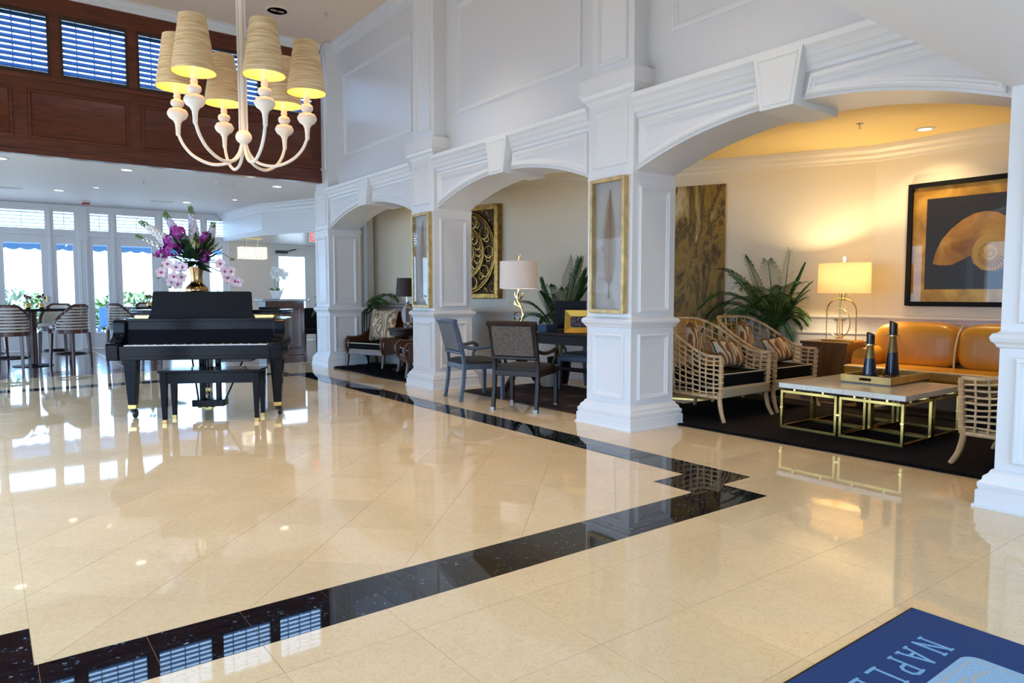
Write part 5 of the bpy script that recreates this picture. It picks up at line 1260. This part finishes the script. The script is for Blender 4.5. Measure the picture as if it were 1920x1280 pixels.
STROKE = {'N': [((0, 0), (0, 1)), ((0, 1), (.62, 0)), ((.62, 0), (.62, 1))], 'A': [((0, 0), (.33, 1)), ((.33, 1), (.66, 0)), ((.14, .34), (.52, .34))],
          'P': [((0, 0), (0, 1)), ((0, 1), (.36, 1)), ((.36, 1), (.52, .88)), ((.52, .88), (.52, .62)), ((.52, .62), (.36, .5)), ((.36, .5), (0, .5))], 'L': [((0, 0), (0, 1)), ((0, 0), (.55, 0))],
          'E': [((0, 0), (0, 1)), ((0, 0), (.55, 0)), ((0, .5), (.42, .5)), ((0, 1), (.55, 1))], 'S': [((.52, .85), (.40, 1)), ((.40, 1), (.12, 1)), ((.12, 1), (0, .84)), ((0, .84), (.06, .62)), ((.06, .62), (.46, .42)), ((.46, .42), (.54, .2)), ((.54, .2), (.40, 0)), ((.40, 0), (.12, 0)), ((.12, 0), (0, .15))],
          'X': [((0, 0), (.6, 1)), ((0, 1), (.6, 0))], 'I': [((.1, 0), (.1, 1))], 'T': [((0, 1), (.6, 1)), ((.3, 0), (.3, 1))]}
SERIF = {'N': [(0, 0), (0, 1), (.62, 1)], 'A': [(0, 0), (.66, 0)], 'P': [(0, 0), (0, 1)], 'L': [(0, 0), (0, 1)], 'E': [(0, 0), (0, 1)], 'S': []}
def letters(txt, h, w, adv, M, serif=True, d=.001):
    out = []; x = 0
    for c in txt:
        mb = MB()
        for i, (a, b) in enumerate(STROKE[c]):
            a = Vector((a[0] * h * .82 + x, a[1] * h)); b = Vector((b[0] * h * .82 + x, b[1] * h)); dd = (b - a).normalized(); nn = Vector((-dd.y, dd.x)) * w / 2; e = dd * w * .3; z = d + i * .00004
            mb.prism([tuple(a - e - nn), tuple(b + e - nn), tuple(b + e + nn), tuple(a - e + nn)], 0, z, M)
        if serif:
            for (sx, sy) in SERIF[c]:
                cx_ = sx * h * .82 + x; cy_2 = sy * h; mb.prism(rect(cx_ - w * 1.15, cx_ + w * 1.15, cy_2 - w * .35, cy_2 + w * .35), 0, d + .0004, M)
        out.append(mb); x += adv
    return out
ex = thing('exit_sign', 'white exit sign with red letters hanging near the host stand', 'sign', (0, 13.60, 0))
obj('body', MB().box((5.205, -.02, 2.19), (5.53, .02, 2.40)), mat('sign_white', (.8, .78, .75), .5), ex, bevel=.004)
EXR = mat('exit_red', (.75, .03, .02), .5, emit=(1, .05, .03), es=1.0)
for mb in letters('EXIT', .14, .018, .076, lambda u, v, h: (5.226 + u, -.0205 - h, 2.225 + v), False): obj('letter', mb, EXR, ex)
cc = thing('crystal_chandelier', 'small rectangular crystal chandelier glowing near the host stand', 'chandelier', (4.80, 15.95, 0))
obj('rod', MB().tube([(-.12, 0, 2.2), (-.12, 0, 2.39)], .006).tube([(.12, 0, 2.2), (.12, 0, 2.39)], .006).box((-.2, -.04, 2.37), (.2, .04, 2.39)), BRASS, cc)
obj('frame', MB().box((-.27, -.14, 2.195), (.27, .14, 2.205)), CHROME, cc)
CRY = mat('lit_crystal', (.95, .93, .88), .08, emit=(1, .86, .62), es=.35)
o = MB()
for i in range(14):
    for j in range(5):
        for yy in (-.14, .14): o.ball((-.27 + .54 * i / 13, yy, 2.18 - .055 * j), .019, 6, 1.25)
    
for i in range(6):
    for j in range(5):
        for xx in (-.27, .27): o.ball((xx, -.11 + .22 * i / 5, 2.18 - .055 * j), .019, 6, 1.25)
tag(obj('crystal', o, CRY, cc), kind='stuff')
point('crystal_chandelier_bulb', (0, 0, 2.08), 5, SOFT, .08, cc)

# ---------------------------------------------------------------- entrance mat
mt = thing('entrance_mat', 'blue entrance mat with light blue lettering and black rubber border', 'mat', (2.69, 1.123, 0))
obj('rubber_border', MB().box((-1.85, -1.2, 0), (0, 0, .005)), mat('black_rubber', (.010, .010, .012), .6), mt, bevel=.002)
obj('carpet', MB().box((-1.82, -1.17, .005), (-.012, -.012, .0095)), mat('blue_mat_pile', (.011, .040, .155), .95, var=.4, vscale=220, bump=.6, bscale=320), mt, bevel=.002)
LB = mat('light_blue_mat_pile', (.20, .40, .62), .95, var=.25, vscale=200, bump=.5, bscale=320)
for mb in letters('NAPLES', .098, .0105, .1055, lambda u, v, h: (-.235 - u, -.127 - v, .0095 + h)): obj('letter', mb, LB, mt)
def rrect(x0, x1, y0, y1, r):
    P = []
    for cx_, cy_3, a0 in ((x1 - r, y1 - r, 0), (x0 + r, y1 - r, 90), (x0 + r, y0 + r, 180), (x1 - r, y0 + r, 270)): P += [(cx_ + r * cos(radians(a0 + k * 15)), cy_3 + r * sin(radians(a0 + k * 15))) for k in range(7)]
    return P
em = obj('emblem', MB().prism(rrect(-.90, -.225, -.90, -.262, .05), .0095, .0104), mat('pale_blue_mat_pile', (.29, .47, .66), .95, var=.25, vscale=200, bump=.5, bscale=320), mt)
obj('emblem_line', MB().rings(rrect(-.88, -.245, -.88, -.282, .04), [(0, .0104), (0, .0107), (.008, .0107), (.008, .0104)]), mat('sand_mat_pile', (.42, .44, .46), .95), em)
sw = MB()
for P in ([(-.29, -.35), (-.35, -.335), (-.42, -.355), (-.47, -.41), (-.50, -.48)], [(-.33, -.43), (-.40, -.405), (-.47, -.44), (-.52, -.52)], [(-.38, -.32), (-.46, -.325), (-.55, -.37)]):
    Q = [tuple(p[:2]) for p in smoothpts([(x, y, 0) for x, y in P], 4)]
    sw.rings(Q, [(-.006, .0104), (-.006, .0107), (.006, .0107), (.006, .0104)], closed=False)
obj('emblem_swirl', sw, bpy.data.materials['sand_mat_pile'], em)

# ---------------------------------------------------------------- ceiling fittings
LENS = mat('downlight_lens', (.9, .9, .9), .4, emit=(1, .93, .82), es=.6); RIMW = mat('fitting_white', (.80, .79, .77), .5)
def downlight(x, y, z, label, power, col, r=.075, ang=120, group='recessed ceiling lights'):
    t = thing('recessed_light', label, 'ceiling light', (x, y, z), 0, group)
    obj('rim', MB().lathe([(r + .03, 0), (r + .03, -.006), (r, -.010), (r, 0)], 24), RIMW, t, smooth=True, angle=40); obj('lens', MB().lathe([(.0, -.003), (r, -.003)], 24), LENS, t)
    if power: spot('recessed_lamp', (0, 0, -.02), power, col, ang, .07, t)
BL = [(1.80, 12.04, 'recessed ceiling light of the bar nearest the wood panel'), (.26, 12.06, 'recessed ceiling light of the bar at the left picture edge'), (1.16, 15.1, 'oval ceiling light above the bar table'), (1.65, 14.3, 'small ceiling light above the narrow pillar'),
      (3.38, 15.5, 'ceiling light above the flower arrangement'), (4.15, 12.3, 'recessed light close to the white bulkhead'), (4.05, 14.5, 'small light before the bulkhead corner')]
for x, y, l in BL: downlight(x, y, 3.03, l, 0, SOFT, .075 if 'small' not in l else .045)
downlight(7.55, 3.2, 2.80, 'recessed light in the yellow lounge ceiling', 50, WARM, .06, 130)
for x, y, l in ((.2, 3.2, 'near the entrance and side wall'), (3.2, 3.0, 'above the zigzag granite corner'), (.0, 6.0, 'left of the chandelier'), (3.4, 6.2, 'before the arch of the writing desk')):
    downlight(x, y, 5.05, 'recessed light in the tall lobby ceiling ' + l, 115, (1, .82, .58), .09, 84, 'recessed lights of the lobby ceiling')  # unseen lights added to warm the lobby floor
def vent(x, y, z, label, w=.42, d=.2):
    t = thing('ceiling_vent', label, 'vent', (x, y, z), 0, 'ceiling vents of the bar')
    fr = MB().box((-w / 2, -d / 2, -.012), (w / 2, -d / 2 + .025, 0)).box((-w / 2, d / 2 - .025, -.012), (w / 2, d / 2, 0)).box((-w / 2, -d / 2 + .025, -.012), (-w / 2 + .025, d / 2 - .025, 0)).box((w / 2 - .025, -d / 2 + .025, -.012), (w / 2, d / 2 - .025, 0))
    obj('frame', fr, RIMW, t); obj('duct', MB().box((-w / 2 + .02, -d / 2 + .02, -.001), (w / 2 - .02, d / 2 - .02, -.0002)), BLACKS, t)
    for k in range(5): obj('slat', MB().box((-w / 2 + .025, -d / 2 + .04 + k * .03, -.010), (w / 2 - .025, -d / 2 + .048 + k * .03, -.002)), RIMW, t)
vent(3.40, 12.5, 3.03, 'rectangular ceiling vent right below the chandelier'); vent(2.95, 15.7, 3.03, 'rectangular ceiling vent above the bouquet'); vent(.42, 15.3, 3.03, 'rectangular ceiling vent at the left picture edge')
stb = thing('fire_strobe', 'small red and white fire strobe on the bar ceiling', 'alarm', (1.72, 16.6, 3.03)); obj('base', MB().box((-.09, -.06, -.03), (.09, .06, 0)), RIMW, stb, bevel=.006); obj('lens', MB().box((-.07, -.05, -.06), (.07, .05, -.03)), mat('strobe_red', (.35, .02, .02), .4), stb, bevel=.008)
def sprinkler(x, y, z, label):
    t = thing('sprinkler_head', label, 'sprinkler', (x, y, z), 0, 'sprinkler heads'); obj('escutcheon', MB().lathe([(.035, 0), (.03, -.006), (0, -.006)], 14), CHROME, t); obj('deflector', MB().tube([(0, 0, -.005), (0, 0, -.045)], .007, 6).lathe([(.02, -.047), (.02, -.045)], 10), CHROME, t)
sprinkler(3.955, 9.536, 5.05, 'sprinkler head on the tall lobby ceiling'); sprinkler(6.83, 3.49, 2.80, 'sprinkler head on the yellow lounge ceiling'); sprinkler(2.2, 13.2, 3.03, 'sprinkler head on the bar ceiling')
cs = thing('ceiling_speaker', 'round ceiling vent beside the chandelier rod', 'ceiling vent', (3.38, 9.85, 5.05)); obj('rim', MB().lathe([(.17, 0), (.17, -.008), (.13, -.016), (.13, 0)], 30), CEILP, cs, smooth=True, angle=40); obj('plate', MB().lathe([(.0, -.012), (.135, -.012)], 24), CEILP, cs); obj('slot', MB().box((-.09, -.03, -.016), (-.01, .03, -.0125)), mat('shadow_slot', (.35, .29, .24), .8), cs); obj('slot', MB().box((.01, -.03, -.016), (.09, .03, -.0125)), bpy.data.materials['shadow_slot'], cs)

# ---------------------------------------------------------------- terrace outside
NAVYC = mat('blue_awning', (.16, .34, .55), .8)
for k, (xa, xb, lab) in enumerate(((-1.4, 1.72, 'blue awning with scalloped edge outside the doors at the left'), (1.76, 4.9, 'blue awning with scalloped edge outside the doors behind the flowers'))):
    aw = thing('awning', lab, 'awning', (0, 0, 0), 0, 'blue terrace awnings')
    obj('canopy', MB().add([(xa, FY + .2, 2.44), (xb, FY + .2, 2.44), (xb, FY + 1.3, 2.27), (xa, FY + 1.3, 2.27), (xa, FY + .2, 2.42), (xb, FY + .2, 2.42), (xb, FY + 1.3, 2.25), (xa, FY + 1.3, 2.25)], [(0, 1, 2, 3), (7, 6, 5, 4), (0, 4, 5, 1), (1, 5, 6, 2), (2, 6, 7, 3), (3, 7, 4, 0)]), NAVYC, aw)
    n = int((xb - xa) / .26); P = [(xa, 2.26)]
    for i in range(n):
        for j in range(7): u = (i + j / 6) / n; P.append((xa + (xb - xa) * u, 2.17 - .04 * sin(pi * j / 6)))
    P.append((xb, 2.26))
    obj('valance', MB().prism(P, FY + 1.285, FY + 1.30, lambda u, v, h: (u, h, v)), NAVYC, aw)
    for x in (xa + .2, xb - .2): obj('strut', MB().tube([(x, FY + .2, 2.35), (x, FY + 1.28, 2.24)], .02, 6), WHITE, aw)
random.seed(31)
HEDG = mat('sunlit_hedge', (.10, .20, .05), .8)
hd = MB()
for k in range(9000):
    x = random.uniform(-4, 8); y = FY + random.uniform(5.2, 6.2); z = random.uniform(0, 1.0 + .25 * sin(x * 2.3)); d = Vector((random.gauss(0, 1), random.gauss(0, 1), random.gauss(0, 1)))
    petal(hd, (x, y, z), d, (0, 0, 1), .14, .08)
tag(obj('hedge_foliage', hd, HEDG), 'sunlit green hedge beyond the terrace', None, None, 'stuff')
def patio_chair(label, x, y, rz):
    t = thing('patio_chair', label, 'patio chair', (x, y, -.08), rz, 'blue patio chairs on the terrace'); PB = bpy.data.materials.get('patio_blue') or mat('patio_blue', (.06, .16, .34), .6)
    obj('seat', MB().box((-.23, -.22, .42), (.23, .22, .46)), PB, t, bevel=.01); obj('backrest', MB().box((-.23, -.25, .46), (.23, -.21, .92)), PB, t, bevel=.01)
    for sx in (-1, 1):
        for sy in (-1, 1): obj('leg', MB().box((sx * .2 - .018, sy * .2 - .018, 0), (sx * .2 + .018, sy * .2 + .018, .42)), PB, t)
patio_chair('blue patio chair seen through the narrow glass', 2.5, 20.3, 0); patio_chair('blue patio chair further right on the terrace', 3.15, 20.4, radians(20)); patio_chair('blue patio chair on the terrace behind the wide door', 3.9, 20.8, radians(-30))
pt = thing('patio_table', 'blue patio table on the terrace', 'patio table', (2.75, 21.2, -.08)); obj('top', MB().lathe([(.45, .70), (.45, .73)], 24), bpy.data.materials['patio_blue'], pt); obj('leg', MB().lathe([(.2, 0), (.03, .05), (.03, .70)], 12), bpy.data.materials['patio_blue'], pt)
